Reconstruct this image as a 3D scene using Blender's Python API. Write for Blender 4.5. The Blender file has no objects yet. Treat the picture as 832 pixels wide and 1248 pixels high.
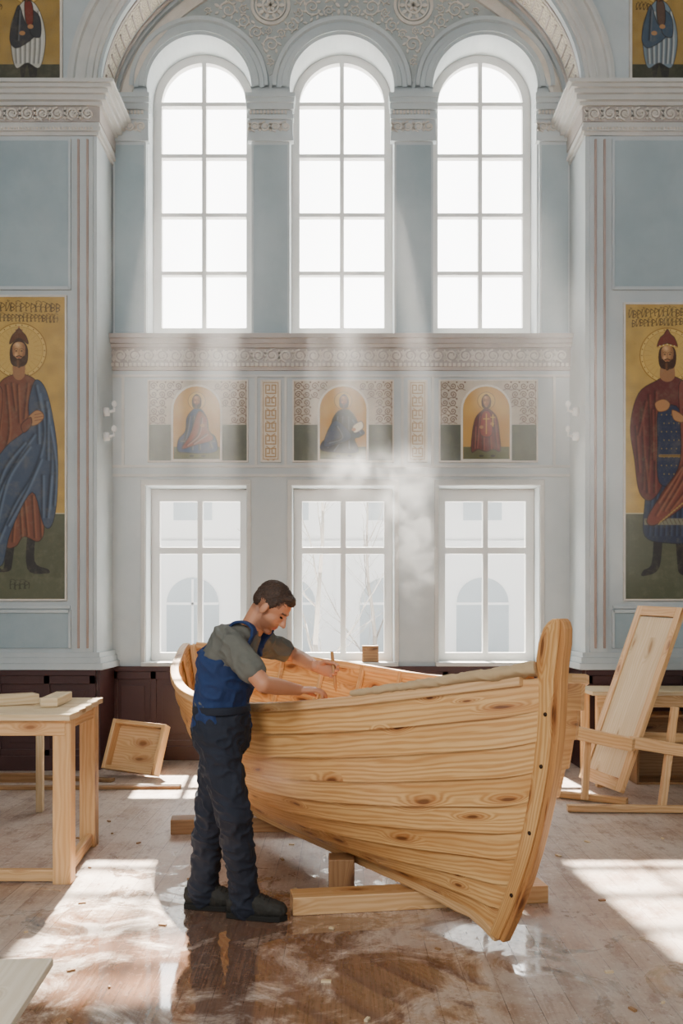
import bpy, bmesh, math, random
import numpy as np
from mathutils import Vector, Matrix, noise
random.seed(7)
pi=math.pi
F=1100.0; CX=416.0; HZ=744.0; H=1.5
YB=9.09; YF=8.5
def W(px,py,Y): return Vector(((px-CX)/F*Y, Y, H-(py-HZ)/F*Y))
def XX(px,Y): return (px-CX)/F*Y
def ZZ(py,Y): return H-(py-HZ)/F*Y
COL=bpy.context.scene.collection
def lin(h):
    h=h.lstrip('#'); o=[]
    if len(h)==3: h=''.join(q*2 for q in h)
    for i in (0,2,4):
        c=int(h[i:i+2],16)/255
        o.append(c/12.92 if c<=.04045 else ((c+.055)/1.055)**2.4)
    return tuple(o)+(1.0,)
# ------------------------------------------------------------ materials
class NT:
    def __init__(s,name):
        s.m=bpy.data.materials.new(name); s.m.use_nodes=True
        s.t=s.m.node_tree; s.b=s.t.nodes['Principled BSDF']; s.out=s.t.nodes['Material Output']
    def n(s,typ,props=None,ins=None):
        nd=s.t.nodes.new('ShaderNode'+typ)
        for k,v in (props or {}).items(): setattr(nd,k,v)
        for k,v in (ins or {}).items(): s.set(nd,k,v)
        return nd
    def set(s,nd,k,v):
        sk=nd.inputs[k]
        if isinstance(v,bpy.types.NodeSocket): s.t.links.new(v,sk)
        else: sk.default_value=v
    def math(s,op,a,b=0.0,clamp=False,c=None):
        nd=s.n('Math',{'operation':op,'use_clamp':clamp})
        s.set(nd,0,a); s.set(nd,1,b)
        if c is not None: s.set(nd,2,c)
        return nd.outputs[0]
    def mix(s,f,a,b,blend='MIX'):
        nd=s.n('Mix',{'data_type':'RGBA','blend_type':blend})
        s.set(nd,0,f); s.set(nd,6,a); s.set(nd,7,b)
        return nd.outputs[2]
    def ramp(s,f,a,b):
        nd=s.n('MapRange',{'interpolation_type':'SMOOTHSTEP'})
        s.set(nd,0,f); s.set(nd,1,a); s.set(nd,2,b); return nd.outputs[0]
    def noise(s,vec,scale,detail=4,rough=.55,dist=0):
        nd=s.n('TexNoise'); s.set(nd,'Vector',vec); s.set(nd,'Scale',scale); s.set(nd,'Detail',detail)
        s.set(nd,'Roughness',rough); s.set(nd,'Distortion',dist); return nd.outputs[0]
    def vscale(s,vec,xyz):
        nd=s.n('VectorMath',{'operation':'MULTIPLY'}); s.set(nd,0,vec); s.set(nd,1,xyz); return nd.outputs[0]
    def pos(s): return s.n('NewGeometry').outputs['Position']
    def bump(s,h,st,dist=.01):
        nd=s.n('Bump'); s.set(nd,'Height',h); s.set(nd,'Strength',st); s.set(nd,'Distance',dist)
        s.t.links.new(nd.outputs[0],s.b.inputs['Normal'])
def plaster(name,c1,c2,sc=1.3,rough=.75,bump=.15):
    N=NT(name); p=N.pos()
    a=N.noise(p,sc,6,.65); f=N.ramp(a,.3,.72)
    c=N.mix(f,lin(c1),lin(c2)); fine=N.noise(p,28,3)
    c=N.mix(N.math('MULTIPLY',fine,.12),c,(.5,.48,.45,1))
    N.set(N.b,'Base Color',c); N.set(N.b,'Roughness',rough); N.bump(fine,bump,.004); return N.m
def plain(name,c,rough=.6,metal=0,var=.12,sc=12,bump=0.1):
    N=NT(name); p=N.pos(); a=N.noise(p,sc,4)
    cc=lin(c); d=tuple(x*(1-var*2) for x in cc[:3])+(1,)
    N.set(N.b,'Base Color',N.mix(a,d,cc)); N.set(N.b,'Roughness',rough); N.set(N.b,'Metallic',metal)
    if bump: N.bump(N.noise(p,sc*8,3),bump,.003)
    return N.m
def wood(name,light,mid,dark,rough=.5,knots=True,kk=.5,ks=1.0,sat=.7):
    N=NT(name); uv=N.n('TexCoord').outputs['UV']
    w=N.noise(N.vscale(uv,(.9,5,1)),1.5,3)
    wob=N.n('TexNoise'); N.set(wob,'Vector',N.vscale(uv,(1.3,2.1,1))); N.set(wob,'Scale',2.0)
    wv=N.n('VectorMath',{'operation':'MULTIPLY_ADD'}); N.set(wv,0,wob.outputs[1]); N.set(wv,1,(.5,.9,0)); N.set(wv,2,N.vscale(uv,(2.6*ks,7.4,1)))
    vor=N.n('TexVoronoi',{'voronoi_dimensions':'2D'},{'Vector':wv.outputs[0],'Scale':1.0,'Randomness':1.0})
    d=vor.outputs['Distance']; sc=N.n('SeparateColor',None,{0:vor.outputs['Color']})
    keep=N.math('GREATER_THAN',sc.outputs[0],kk)
    d=N.math('DIVIDE',d,N.math('MULTIPLY_ADD',sc.outputs[1],.75,c=.35))
    near=N.math('MULTIPLY',N.math('SUBTRACT',1,N.ramp(d,.0,.5)),keep)
    v=N.n('SeparateXYZ',None,{0:uv}).outputs[1]
    ph=N.math('ADD',N.math('MULTIPLY',v,230),N.math('MULTIPLY',w,26))
    ph=N.math('ADD',ph,N.math('MULTIPLY',near,22))
    g=N.math('MULTIPLY_ADD',N.math('SINE',ph),.5,c=.5)
    fib=N.noise(N.vscale(uv,(4,210,1)),1,3)
    g=N.math('ADD',N.math('MULTIPLY',g,.40),N.math('MULTIPLY',fib,.60))
    broad=N.noise(N.vscale(uv,(.7,6,1)),1.0,3)
    c=N.mix(N.math('MULTIPLY',N.ramp(g,.25,.85),sat),lin(light),lin(mid))
    c=N.mix(N.math('MULTIPLY',N.ramp(broad,.40,.70),.6),c,lin(mid))
    if knots:
        k=N.math('MULTIPLY',N.math('SUBTRACT',1,N.ramp(d,.06,.16)),keep)
        k2=N.math('MULTIPLY',N.math('SUBTRACT',1,N.ramp(d,.08,.42)),keep)
        c=N.mix(N.math('MULTIPLY',k2,.55),c,lin(mid),'MULTIPLY')
        c=N.mix(N.math('MULTIPLY',k,.78),c,lin(dark))
    N.set(N.b,'Base Color',c); N.set(N.b,'Roughness',rough); N.bump(g,.12,.002); return N.m
def colmat(name,rough=.55,bump=.03):
    N=NT(name); a=N.n('Attribute',{'attribute_name':'Col'}).outputs['Color']; p=N.pos()
    f=N.noise(p,9,7,.75); c=N.mix(N.math('MULTIPLY',N.ramp(f,.45,.75),.22),a,lin('#8d8367'),'MIX')
    cr_=N.noise(p,60,3,.7); c=N.mix(N.math('MULTIPLY',N.ramp(cr_,.55,.75),.2),c,lin('#3a3023'))
    N.set(N.b,'Base Color',c); N.set(N.b,'Roughness',rough); N.bump(f,bump,.003); return N.m
def ornament(name,c1,c2,sc=9):
    N=NT(name); p=N.pos()
    v=N.n('TexVoronoi',{'feature':'F1'},{'Vector':p,'Scale':sc,'Randomness':.25}).outputs['Distance']
    r=N.math('MULTIPLY_ADD',N.math('SINE',N.math('MULTIPLY',v,26)),.5,c=.5)
    N.set(N.b,'Base Color',N.mix(N.ramp(r,.3,.7),lin(c1),lin(c2))); N.set(N.b,'Roughness',.7); N.bump(r,.5,.01); return N.m
M={}
M['wall']=plaster('wall_plaster','#adb7bb','#c0c6c7')
M['pier']=plaster('pier_plaster','#acb6ba','#bec6c8')
M['tymp']=plaster('tympanum_plaster','#97a0a1','#aab0ae',4)
M['blue']=plaster('blue_plaster','#8a9da5','#9fafb5')
M['white']=plaster('white_trim','#bbbcb9','#cbc9c4',3)
M['pink']=plaster('pink_trim','#a19892','#b2a9a2',3)
M['pinkline']=plaster('pink_line','#9c8378','#aa958c',3)
M['relief']=plaster('relief_trim','#c6bfb4','#d6cfc5',6)
M['gold_orn']=ornament('gilded_band','#c3bba9','#a39d90',11)
M['frame']=plain('window_paint','#dddcd9',.45,var=.03)
M['dado']=plain('dado_paint','#482927',.4,var=.2,sc=3)
M['boat']=wood('pine_boat','#e2b77a','#b87b3e','#55280f',.34,True,.34,1.0,.8)
M['stem']=wood('pine_stem','#c58f55','#a2693a','#5e2c10',.4,True,.6)
M['pine']=wood('pine_board','#d9b384','#bb8b51','#7b4a22',.5,True,.6)
M['pale']=wood('pale_board','#dac5a1','#c4a87c','#8f6437',.55,True,.7)
M['oak']=wood('old_board','#a17a52','#7e5835','#4d2c14',.6,True,.6)
M['paint']=colmat('icon_paint')
# floor
N=NT('floor_boards'); p=N.pos(); sp=N.n('SeparateXYZ',None,{0:p}); x,y=sp.outputs[0],sp.outputs[1]
cv=N.n('CombineXYZ',None,{0:y,1:x,2:0.0}).outputs[0]
br=N.n('TexBrick',{'offset':.37},{'Vector':cv,'Scale':1.0,'Brick Width':2.7,'Row Height':.125,'Mortar Size':.0025,'Mortar Smooth':.4,'Bias':0.0,'Color1':lin('#b59d8a'),'Color2':lin('#9a7f6c'),'Mortar':lin('#46322700'[:7])})
gr=N.noise(N.vscale(p,(70,3,1)),1,4); c=N.mix(N.math('MULTIPLY',N.ramp(gr,.35,.75),.5),br.outputs['Color'],lin('#765641'))
du=N.noise(p,1.9,10,.76,.5); dm=N.ramp(du,.36,.62)
c=N.mix(N.math('MULTIPLY',dm,.68),c,lin('#c8bbb0'))
sm=N.ramp(N.noise(N.vscale(p,(3,1.2,1)),4,8,.75),.50,.64); c=N.mix(N.math('MULTIPLY',sm,.6),c,lin('#755440'))
spk=N.ramp(N.noise(p,34,5,.8),.56,.65); c=N.mix(N.math('MULTIPLY',spk,.6),c,lin('#ddd5cd'))
drk=N.ramp(N.noise(p,23,6,.8),.58,.67); c=N.mix(N.math('MULTIPLY',drk,.55),c,lin('#573a2a'))
dx=N.math('MULTIPLY',N.math('ADD',x,.50),.62); dy=N.math('SUBTRACT',y,3.75)
ds=N.math('SQRT',N.math('ADD',N.math('MULTIPLY',dx,dx),N.math('MULTIPLY',N.math('MULTIPLY',dy,dy),.55)))
wn=N.noise(p,2.2,12,.72,.9)
ws=N.math('ADD',wn,N.math('MULTIPLY',N.math('SUBTRACT',1.0,ds),.21))
wm=N.ramp(ws,.53,.66); gl=N.ramp(ws,.51,.57)
wet=N.mix(N.ramp(gr,.3,.8),lin('#6f4b36'),lin('#452b1d'))
c=N.mix(N.math('MULTIPLY',wm,.84),c,wet)
N.set(N.b,'Base Color',c)
rg=N.n('Mix',{'data_type':'FLOAT'}); N.set(rg,0,gl); N.set(rg,2,N.math('MULTIPLY_ADD',du,.4,c=.22)); N.set(rg,3,.05)
N.t.links.new(rg.outputs[0],N.b.inputs['Roughness'])
N.set(N.b,'Coat Weight',N.math('MULTIPLY',gl,.8)); N.set(N.b,'Coat Roughness',.03)
hh=N.math('ADD',N.math('MULTIPLY',br.outputs['Fac'],-1.0),N.math('MULTIPLY',gr,.3))
N.bump(N.math('MULTIPLY',hh,N.math('SUBTRACT',1.0,N.math('MULTIPLY',gl,.8))),.3,.004)
M['floor']=N.m
# ------------------------------------------------------------ builder
class G:
    def __init__(s):
        s.bm=bmesh.new(); s.uv=s.bm.loops.layers.uv.new('UVMap'); s.col=s.bm.loops.layers.float_color.new('Col')
    def face(s,pts,mi=0,uvs=None,col=None,sm=False):
        vs=[s.bm.verts.new(p) for p in pts]
        try: f=s.bm.faces.new(vs)
        except Exception: return None
        f.material_index=mi; f.smooth=sm
        for i,l in enumerate(f.loops):
            if uvs: l[s.uv].uv=uvs[i]
            if col: l[s.col]=col
        return f
    def box(s,c,size,R=None,mi=0,col=None):
        c=Vector(c); R=R or Matrix.Identity(3); h=[v/2 for v in size]
        la=max(range(3),key=lambda i:size[i]); o=(random.random()*30,random.random()*30)
        cs={}
        for i in (-1,1):
            for j in (-1,1):
                for k in (-1,1): cs[(i,j,k)]=s.bm.verts.new(c+R@Vector((i*h[0],j*h[1],k*h[2])))
        for ax in range(3):
            a,b=[i for i in range(3) if i!=ax]
            for sg in (-1,1):
                ks=[]
                for (p,q) in ((-1,-1),(1,-1),(1,1),(-1,1)):
                    k=[0,0,0]; k[ax]=sg; k[a]=p; k[b]=q; ks.append(tuple(k))
                if (sg>0)==(ax==1): ks.reverse()
                f=s.bm.faces.new([cs[k] for k in ks]); f.material_index=mi
                for l,k in zip(f.loops,ks):
                    ca,cb=k[a]*h[a],k[b]*h[b]
                    if b==la: ca,cb=cb,ca
                    l[s.uv].uv=(ca+o[0],cb+o[1]+ax*.37)
                    if col: l[s.col]=col
    def bb(s,x0,x1,y0,y1,z0,z1,mi=0,col=None):
        s.box(((x0+x1)/2,(y0+y1)/2,(z0+z1)/2),(abs(x1-x0),abs(y1-y0),abs(z1-z0)),None,mi,col)
    def beam(s,p0,p1,w,h,up=(0,0,1),mi=0):
        p0=Vector(p0);p1=Vector(p1);d=(p1-p0); L=d.length; d.normalize(); up=Vector(up)
        r=d.cross(up).normalized(); u=r.cross(d).normalized()
        R=Matrix((d,r,u)).transposed(); s.box((p0+p1)/2,(L,w,h),R,mi)
    def tube(s,pts,rad,n=14,side=None,mi=0,sm=True,cap=True,col=None):
        pts=[Vector(p) for p in pts]; rings=[]; ul=0; us=[]
        for i,p in enumerate(pts):
            t=(pts[min(i+1,len(pts)-1)]-pts[max(i-1,0)]).normalized()
            a=Vector(side) if side is not None else (Vector((0,0,1)) if abs(t.z)<.9 else Vector((0,1,0)))
            a=(a-t*a.dot(t)).normalized(); b=t.cross(a)
            r=rad[i]; ra,rb=(r if isinstance(r,(tuple,list)) else (r,r))
            rings.append([s.bm.verts.new(p+a*ra*math.cos(2*pi*k/n)+b*rb*math.sin(2*pi*k/n)) for k in range(n)])
            if i: ul+=(p-pts[i-1]).length
            us.append(ul)
        for i in range(len(rings)-1):
            for k in range(n):
                f=s.bm.faces.new((rings[i][k],rings[i][(k+1)%n],rings[i+1][(k+1)%n],rings[i+1][k])); f.material_index=mi; f.smooth=sm
                uu=[(us[i],k/n*.3),(us[i],(k+1)/n*.3),(us[i+1],(k+1)/n*.3),(us[i+1],k/n*.3)]
                for l,u in zip(f.loops,uu):
                    l[s.uv].uv=u
                    if col: l[s.col]=col
        if cap:
            for rg in (rings[0][::-1],rings[-1]):
                f=s.bm.faces.new(rg); f.material_index=mi
                if col:
                    for l in f.loops: l[s.col]=col
    def ell(s,c,r,R=None,mi=0,seg=20,col=None):
        R=R or Matrix.Identity(3)
        mtx=Matrix.Translation(Vector(c))@R.to_4x4()@Matrix.Diagonal((r[0],r[1],r[2],1))
        v=bmesh.ops.create_uvsphere(s.bm,u_segments=seg,v_segments=seg//2+2,radius=1,matrix=mtx)['verts']
        for f in set(f for q in v for f in q.link_faces):
            f.material_index=mi; f.smooth=True
            if col:
                for l in f.loops: l[s.col]=col
    def caps(s,pts,rad):
        for i in range(len(pts)-1):
            s.tube([pts[i],pts[i+1]],[rad[i],rad[i+1]],16)
        for p,r in zip(pts,rad): s.ell(p,(r,r,r),seg=16)
def ribbon(g,pts,w,y,h,mi=0,col=None):
    n=len(pts); L=[];Rr=[]
    for i in range(n):
        a=Vector(pts[max(i-1,0)]);b=Vector(pts[min(i+1,n-1)]);t=(b-a)
        if t.length<1e-9: t=Vector((1,0))
        t.normalize(); nn=Vector((-t.y,t.x)); ww=w(i/(n-1)) if callable(w) else w
        p=Vector(pts[i]); L.append(p+nn*ww/2);Rr.append(p-nn*ww/2)
    for i in range(n-1):
        a,b,c,d=L[i],L[i+1],Rr[i+1],Rr[i]
        f=lambda q,yy:(q.x,yy,q.y)
        g.face([f(a,y-h),f(d,y-h),f(c,y-h),f(b,y-h)][::1],mi,col=col)
        if h>.003:
            g.face([f(a,y),f(a,y-h),f(b,y-h),f(b,y)],mi,col=col); g.face([f(d,y-h),f(d,y),f(c,y),f(c,y-h)],mi,col=col)
def spiral(cx,cz,R,a0,turns,dr=1,n=22,e=.12):
    return [(cx+R*(1-(1-e)*i/n)*math.cos(a0+dr*2*pi*turns*i/n),cz+R*(1-(1-e)*i/n)*math.sin(a0+dr*2*pi*turns*i/n)) for i in range(n+1)]
def leaf(g,x,z,a,l,w,y,h,mi=0):
    ribbon(g,[(x+math.cos(a)*l*t/5,z+math.sin(a)*l*t/5) for t in range(6)],lambda t:w*math.sin(pi*min(1,t*.9+.08)),y,h,mi)
def scrolls(g,x0,x1,zc,h,y,w,d=.008,mi=0):
    n=max(1,round((x1-x0)/(h*1.02))); st=(x1-x0)/n
    for i in range(n):
        cx=x0+(i+.5)*st; sg=1 if i%2 else -1
        ribbon(g,spiral(cx,zc,h*.45,sg*pi/2,1.7,sg,16),w,y,d,mi)
        for k in range(5):
            leaf(g,cx,zc,k*2*pi/5+.3*i,h*.2,h*.12,y,d*1.1,mi)
        for q in (-1,1):
            leaf(g,cx-st/2,zc,q*pi/2,h*.46,h*.2,y,d,mi); leaf(g,cx-st/2,zc+q*h*.1,q*.9,h*.3,h*.12,y,d,mi); leaf(g,cx-st/2,zc+q*h*.1,pi-q*.9,h*.3,h*.12,y,d,mi)
def mesh_from(g): 
    me=bpy.data.meshes.new('m'); g.bm.to_mesh(me); g.bm.free(); return me
def mk(name,g,mats,parent=None,label=None,cat=None,kind=None,group=None,bevel=0,recalc=True):
    if isinstance(g,G):
        if recalc: bmesh.ops.recalc_face_normals(g.bm,faces=g.bm.faces)
        me=mesh_from(g)
    else:
        me=g
        if len(me.materials): me.materials.clear()
    me.name=name
    if not isinstance(mats,(list,tuple)): mats=[mats]
    for m in mats: me.materials.append(m)
    co=np.empty(len(me.vertices)*3,dtype=np.float32); me.vertices.foreach_get('co',co); co=co.reshape(-1,3)
    mn=co.min(0); mx=co.max(0)
    c=Vector((float(mn[0]+mx[0])/2,float(mn[1]+mx[1])/2,float(mn[2])))
    me.transform(Matrix.Translation(-c))
    ob=bpy.data.objects.new(name,me); COL.objects.link(ob); ob.location=c
    if parent: ob.parent=parent; ob.matrix_parent_inverse=Matrix.Translation(-parent.location)
    if label: ob['label']=label
    if cat: ob['category']=cat
    if kind: ob['kind']=kind
    if group: ob['group']=group
    if bevel:
        b=ob.modifiers.new('bev','BEVEL'); b.width=bevel; b.segments=2; b.limit_method='ANGLE'
    return ob
def empty(name,loc,label,cat,group=None):
    e=bpy.data.objects.new(name,None); COL.objects.link(e); e.location=loc; e.empty_display_size=.1
    e['label']=label; e['category']=cat
    if group: e['group']=group
    return e
def evalmesh(ob):
    dg=bpy.context.evaluated_depsgraph_get(); me=bpy.data.meshes.new_from_object(ob.evaluated_get(dg)); bpy.data.objects.remove(ob); return me
def plate(outer,holes,y0,y1):
    cu=bpy.data.curves.new('c','CURVE'); cu.dimensions='2D'; cu.fill_mode='BOTH'; cu.extrude=abs(y1-y0)/2
    for poly in [outer]+holes:
        sp=cu.splines.new('POLY'); sp.points.add(len(poly)-1)
        for q,p in zip(sp.points,poly): q.co=(p[0],p[1],0,1)
        sp.use_cyclic_u=True
    ob=bpy.data.objects.new('c',cu); COL.objects.link(ob); bpy.context.view_layer.update()
    me=evalmesh(ob)
    ym=(y0+y1)/2
    for v in me.vertices: x,y,z=v.co; v.co=(x,ym-z,y)
    bm=bmesh.new(); bm.from_mesh(me); bmesh.ops.remove_doubles(bm,verts=bm.verts,dist=1e-5); bmesh.ops.recalc_face_normals(bm,faces=bm.faces); bm.to_mesh(me); bm.free()
    for p in me.polygons: p.use_smooth=False
    return me
def arcpts(cx,cz,a,b,t0,t1,n): return [(cx+a*math.cos(t0+(t1-t0)*i/n),cz+b*math.sin(t0+(t1-t0)*i/n)) for i in range(n+1)]
def arcmould(g,cx,cz,a,b,t0,t1,y,prof,n=48,mi=0):
    rows=[]
    for i in range(n+1):
        t=t0+(t1-t0)*i/n
        rows.append([g.bm.verts.new((cx+(a+r)*math.cos(t),y-d,cz+(b+r)*math.sin(t))) for r,d in prof])
    for i in range(n):
        for k in range(len(prof)-1):
            f=g.bm.faces.new((rows[i][k],rows[i][k+1],rows[i+1][k+1],rows[i+1][k])); f.material_index=mi
# ------------------------------------------------------------ room shell
S='structure'
g=G(); g.bb(-4.6,4.6,-2.5,9.6,-.12,0); mk('floor',g,M['floor'],kind=S)
g=G(); g.bb(-4.6,4.6,-2.5,9.6,9.0,9.15); mk('ceiling',g,M['wall'],kind=S)
g=G(); g.bb(-4.75,-4.6,-2.5,9.6,0,9); mk('wall_left',g,M['blue'],kind=S)
g=G(); g.bb(4.6,4.75,-2.5,9.6,0,9); mk('wall_right',g,M['blue'],kind=S)
UC=[XX(243,YB),XX(416.5,YB),XX(590.5,YB)]; UHW=.525; UZ0=4.24; UZS=6.755
LW=[(178,300),(356,480),(535,657)]; LZ0=.975; LZ1=2.756
holes=[]
for c in UC: holes.append([(c-UHW,UZ0),(c+UHW,UZ0)]+arcpts(c,UZS,UHW,UHW,0,pi,28))
for a,b in LW: holes.append([(XX(a,YB),LZ0),(XX(b,YB),LZ0),(XX(b,YB),LZ1),(XX(a,YB),LZ1)])
me=plate([(-4.6,0),(4.6,0),(4.6,9),(-4.6,9)],holes,YB,YB+.42)
mk('wall_back',me,M['wall'],kind=S)
OX0=XX(118,YF); OX1=XX(713,YF); AZ=6.40; AB=1.75; ACX=(OX0+OX1)/2; AA=(OX1-OX0)/2
me=plate([(-4.6,0),(OX0,0)]+arcpts(ACX,AZ,AA,AB,pi,0,60)+[(OX1,0),(4.6,0),(4.6,9),(-4.6,9)],[],YF,YB-.002)
mk('wall_inner',me,M['pier'],kind=S)
def pane(x0,x1,z0,z1): return [(x0,z0),(x1,z0),(x1,z1),(x0,z1)]
wn_=1
for c in UC:
    yp=YB+.3; b=.085; R=UHW-b
    zr=[ZZ(q,yp) for q in (402,333,262,190,127)]; hs=[]
    for i in range(4):
        for sg in (-1,1):
            xa,xb=sorted((c+sg*.022,c+sg*R)); hs.append(pane(xa,xb,zr[i]+.02,zr[i+1]-.02))
    for sg in (-1,1):
        z0=zr[4]+.02; pts=[]
        for i in range(13):
            t=pi/2*i/12; xq=R*math.cos(t); zq=UZS+R*math.sin(t)
            if xq<.022: xq=.022
            if zq<z0: continue
            pts.append((c+sg*xq,zq))
        hs.append([(c+sg*.022,z0),(c+sg*R,z0)]+pts)
    me=plate([(c-UHW,UZ0),(c+UHW,UZ0)]+arcpts(c,UZS,UHW,UHW,0,pi,28),hs,yp,yp+.07)
    o=mk('window_%d'%wn_,me,M['frame'],kind=S,bevel=.006); wn_+=1
for a,b_ in LW:
    x0,x1=XX(a,YB),XX(b_,YB); yp=YB+.24; m=(x0+x1)/2; f=.09
    zt=ZZ(671,yp); hs=[]
    for xa,xb in ((x0+f,m-.028),(m+.028,x1-f)):
        hs.append(pane(xa,xb,zt+.035,LZ1-.13)); hs.append(pane(xa,xb,LZ0+.09,zt-.035))
    me=plate(pane(x0,x1,LZ0,LZ1),hs,yp,yp+.07)
    mk('window_%d'%wn_,me,M['frame'],kind=S,bevel=.006)
    g=G(); g.bb(x0-.04,x1+.04,YB-.07,YB+.26,LZ0-.035,LZ0+.004); g.bb(x0-.05,x0-.005,YB-.02,YB,LZ0,LZ1+.05); g.bb(x1+.005,x1+.05,YB-.02,YB,LZ0,LZ1+.05); g.bb(x0-.05,x1+.05,YB-.025,YB,LZ1+.003,LZ1+.06)
    mk('trim_%d'%(20+wn_),g,M['white'],kind=S,bevel=.006); wn_+=1
# back wall decoration
g=G()
zt=ZZ(176,YB); zb=ZZ(412,YB)
for a,b in ((139,179),(307,353),(480,527),(656,693)):
    x0,x1=XX(a,YB),XX(b,YB)
    g.bb(x0,x1,YB-.045,YB,zb,zt,1); g.bb(x0+.02,x1-.02,YB-.05,YB-.044,zb+.04,zt-.03,0)
mk('trim_1',g,[M['blue'],M['pier']],kind=S)
g=G()
for a,b in ((140,180),(305,355),(478,528),(654,692)):
    x0,x1=XX(a,YB),XX(b,YB)
    for (p0,p1,d) in ((176,171,.075),(171,166,.06),(166,150,.055),(150,145,.085),(145,139,.06),(139,132,.095),(132,127,.12),(127,122,.14)):
        g.bb(x0-d*.3,x1+d*.3,YB-d,YB,ZZ(p0,YB),ZZ(p1,YB),0)
    scrolls(g,x0,x1,(ZZ(166,YB)+ZZ(150,YB))/2,.115,YB-.055,.014,.012,1)
    n=int((x1-x0)/.035)
    for k in range(n): g.bb(x0+k*.035,x0+k*.035+.02,YB-.085,YB-.05,ZZ(144,YB),ZZ(140,YB),1)
mk('trim_2',g,[M['pier'],M['relief']],kind=S)
g=G()
for c in UC:
    arcmould(g,c,UZS,UHW,UHW,0,pi,YB,[(.0,.0),(.0,.03),(.03,.035),(.03,.05),(.075,.05),(.085,.03),(.125,.03),(.135,.06),(.17,.065),(.18,.0)],40)
mk('trim_3',g,M['pier'],kind=S)
g=G()
st=((452,448,.03),(448,444,.05),(444,426,.04),(426,422,.08),(422,417,.12),(417,412,.16))
for a,b,d in st: g.bb(OX0,OX1,YB-d,YB,ZZ(a,YB),ZZ(b,YB),0)
scrolls(g,OX0+.02,OX1-.02,(ZZ(444,YB)+ZZ(426,YB))/2,.135,YB-.04,.016,.014,1)
for k in range(int((OX1-OX0)/.045)): g.bb(OX0+k*.045,OX0+k*.045+.026,YB-.07,YB-.045,ZZ(448,YB),ZZ(444.5,YB),1)
mk('trim_4',g,[M['pink'],M['relief']],kind=S)
g=G()
for a in (457,567,578): g.bb(OX0,OX1,YB-.02,YB,ZZ(a+3,YB),ZZ(a,YB),0)
for a in (150,312,348,490,527,675):
    g.bb(XX(a-1.5,YB),XX(a+1.5,YB),YB-.018,YB,ZZ(567,YB),ZZ(460,YB),0)
mk('trim_5',g,M['white'],kind=S)
# tympanum
prof=arcpts(ACX,AZ,AA-.02,AB-.02,.05,pi-.05,50)
base=6.78
def arch_top(x):
    z=base
    for c in UC:
        r=UHW+.19; d=abs(x-c)
        if d<r: z=max(z,UZS+math.sqrt(r*r-d*d))
    return z
xs_=[ACX+(AA-.02)*math.cos(pi-.14)+ (2*(AA-.02)*math.cos(.14))*i/150 for i in range(151)]
outer=[(x,arch_top(x)) for x in xs_]+[(x,z) for x,z in prof if z>base and abs(x-ACX)<(AA-.02)*math.cos(.14)]
mk('trim_6',plate(outer,[],YB-.008,YB-.001),M['tymp'],kind=S)
g=G(); y_=YB-.008
done=[]
def inside(x,z,r):
    if ((x-ACX)/(AA-.2-r))**2+((z-AZ)/(AB-.2-r))**2>1 or z<AZ: return False
    for c in UC:
        if math.hypot(x-c,z-UZS)<UHW+.2+r and z>UZS: return False
    if z-r<base: return False
    for a,b,q in done:
        if math.hypot(x-a,z-b)<q+r+.004: return False
    return True
def rosette(X,Z,R):
    for r,w in ((R,.028),(R*.8,.014),(R*.42,.018)): ribbon(g,arcpts(X,Z,r,r,0,2*pi,28),w,y_,.02)
    for k in range(10): leaf(g,X+math.cos(k*pi/5)*R*.45,Z+math.sin(k*pi/5)*R*.45,k*pi/5,R*.34,R*.2,y_,.016)
    for k in range(6): leaf(g,X,Z,k*pi/3,R*.36,R*.2,y_,.018)
mid=[(UC[0]+UC[1])/2,(UC[1]+UC[2])/2]
for X in mid:
    Z=ZZ(8,YB); rosette(X,Z,.185); done.append((X,Z,.21))
rnd=random.Random(5)
for R0 in (.09,.072,.058,.046,.036,.028,.022):
    for _ in range(2600):
        x=rnd.uniform(0,2.1)+UC[1]; z=rnd.uniform(base,8.1)
        if inside(x,z,R0) and inside(2*UC[1]-x,z,R0) and (x-UC[1]>R0):
            for q,xx in ((1,x),(-1,2*UC[1]-x)):
                done.append((xx,z,R0)); a0=rnd.uniform(0,6.28) if q==1 else pi-a0
                if R0<.03: leaf(g,xx-R0*math.cos(a0),z-R0*math.sin(a0),a0,R0*2,R0*1.1,y_,.012); continue
                ribbon(g,spiral(xx,z,R0,a0,1.6,q,18),lambda t:R0*.15*(1.1-t*.5),y_,.014)
                for k in range(6): leaf(g,xx+math.cos(a0+q*k)*R0*.72,z+math.sin(a0+q*k)*R0*.72,a0+q*k+q*.8,R0*.5,R0*.24,y_,.012)
mk('trim_7',g,M['relief'],kind=S)
# big arch
g=G()
arcmould(g,ACX,AZ,AA,AB,0,pi,YF,[(0,0),(0,.03),(.03,.03),(.035,.05),(.06,.055),(.065,.04),(.09,.04),(.1,.055),(.115,.055),(.12,.03),(.2,.03),(.21,.06),(.235,.065),(.24,.05),(.27,.05),(.28,.0)],70)
mk('trim_8',g,M['white'],kind=S)
def soffit(g,y0,y1,dr,mi,n=60):
    rows=[]
    for i in range(n+1):
        t=pi*i/n; f=lambda r,y:g.bm.verts.new((ACX+(AA-r)*math.cos(t),y,AZ+(AB-r)*math.sin(t)))
        rows.append([f(0,y0),f(dr,y0),f(dr,y1),f(0,y1)])
    for i in range(n):
        for k in range(3):
            q=g.bm.faces.new((rows[i][k],rows[i][k+1],rows[i+1][k+1],rows[i+1][k])); q.material_index=mi
g=G(); soffit(g,YF,YF+.06,.03,0); soffit(g,YF+.1,YF+.13,.02,1); soffit(g,YF+.16,YF+.42,.008,2); soffit(g,YF+.45,YF+.48,.02,1); soffit(g,YF+.52,YB-.003,.035,0)
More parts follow.
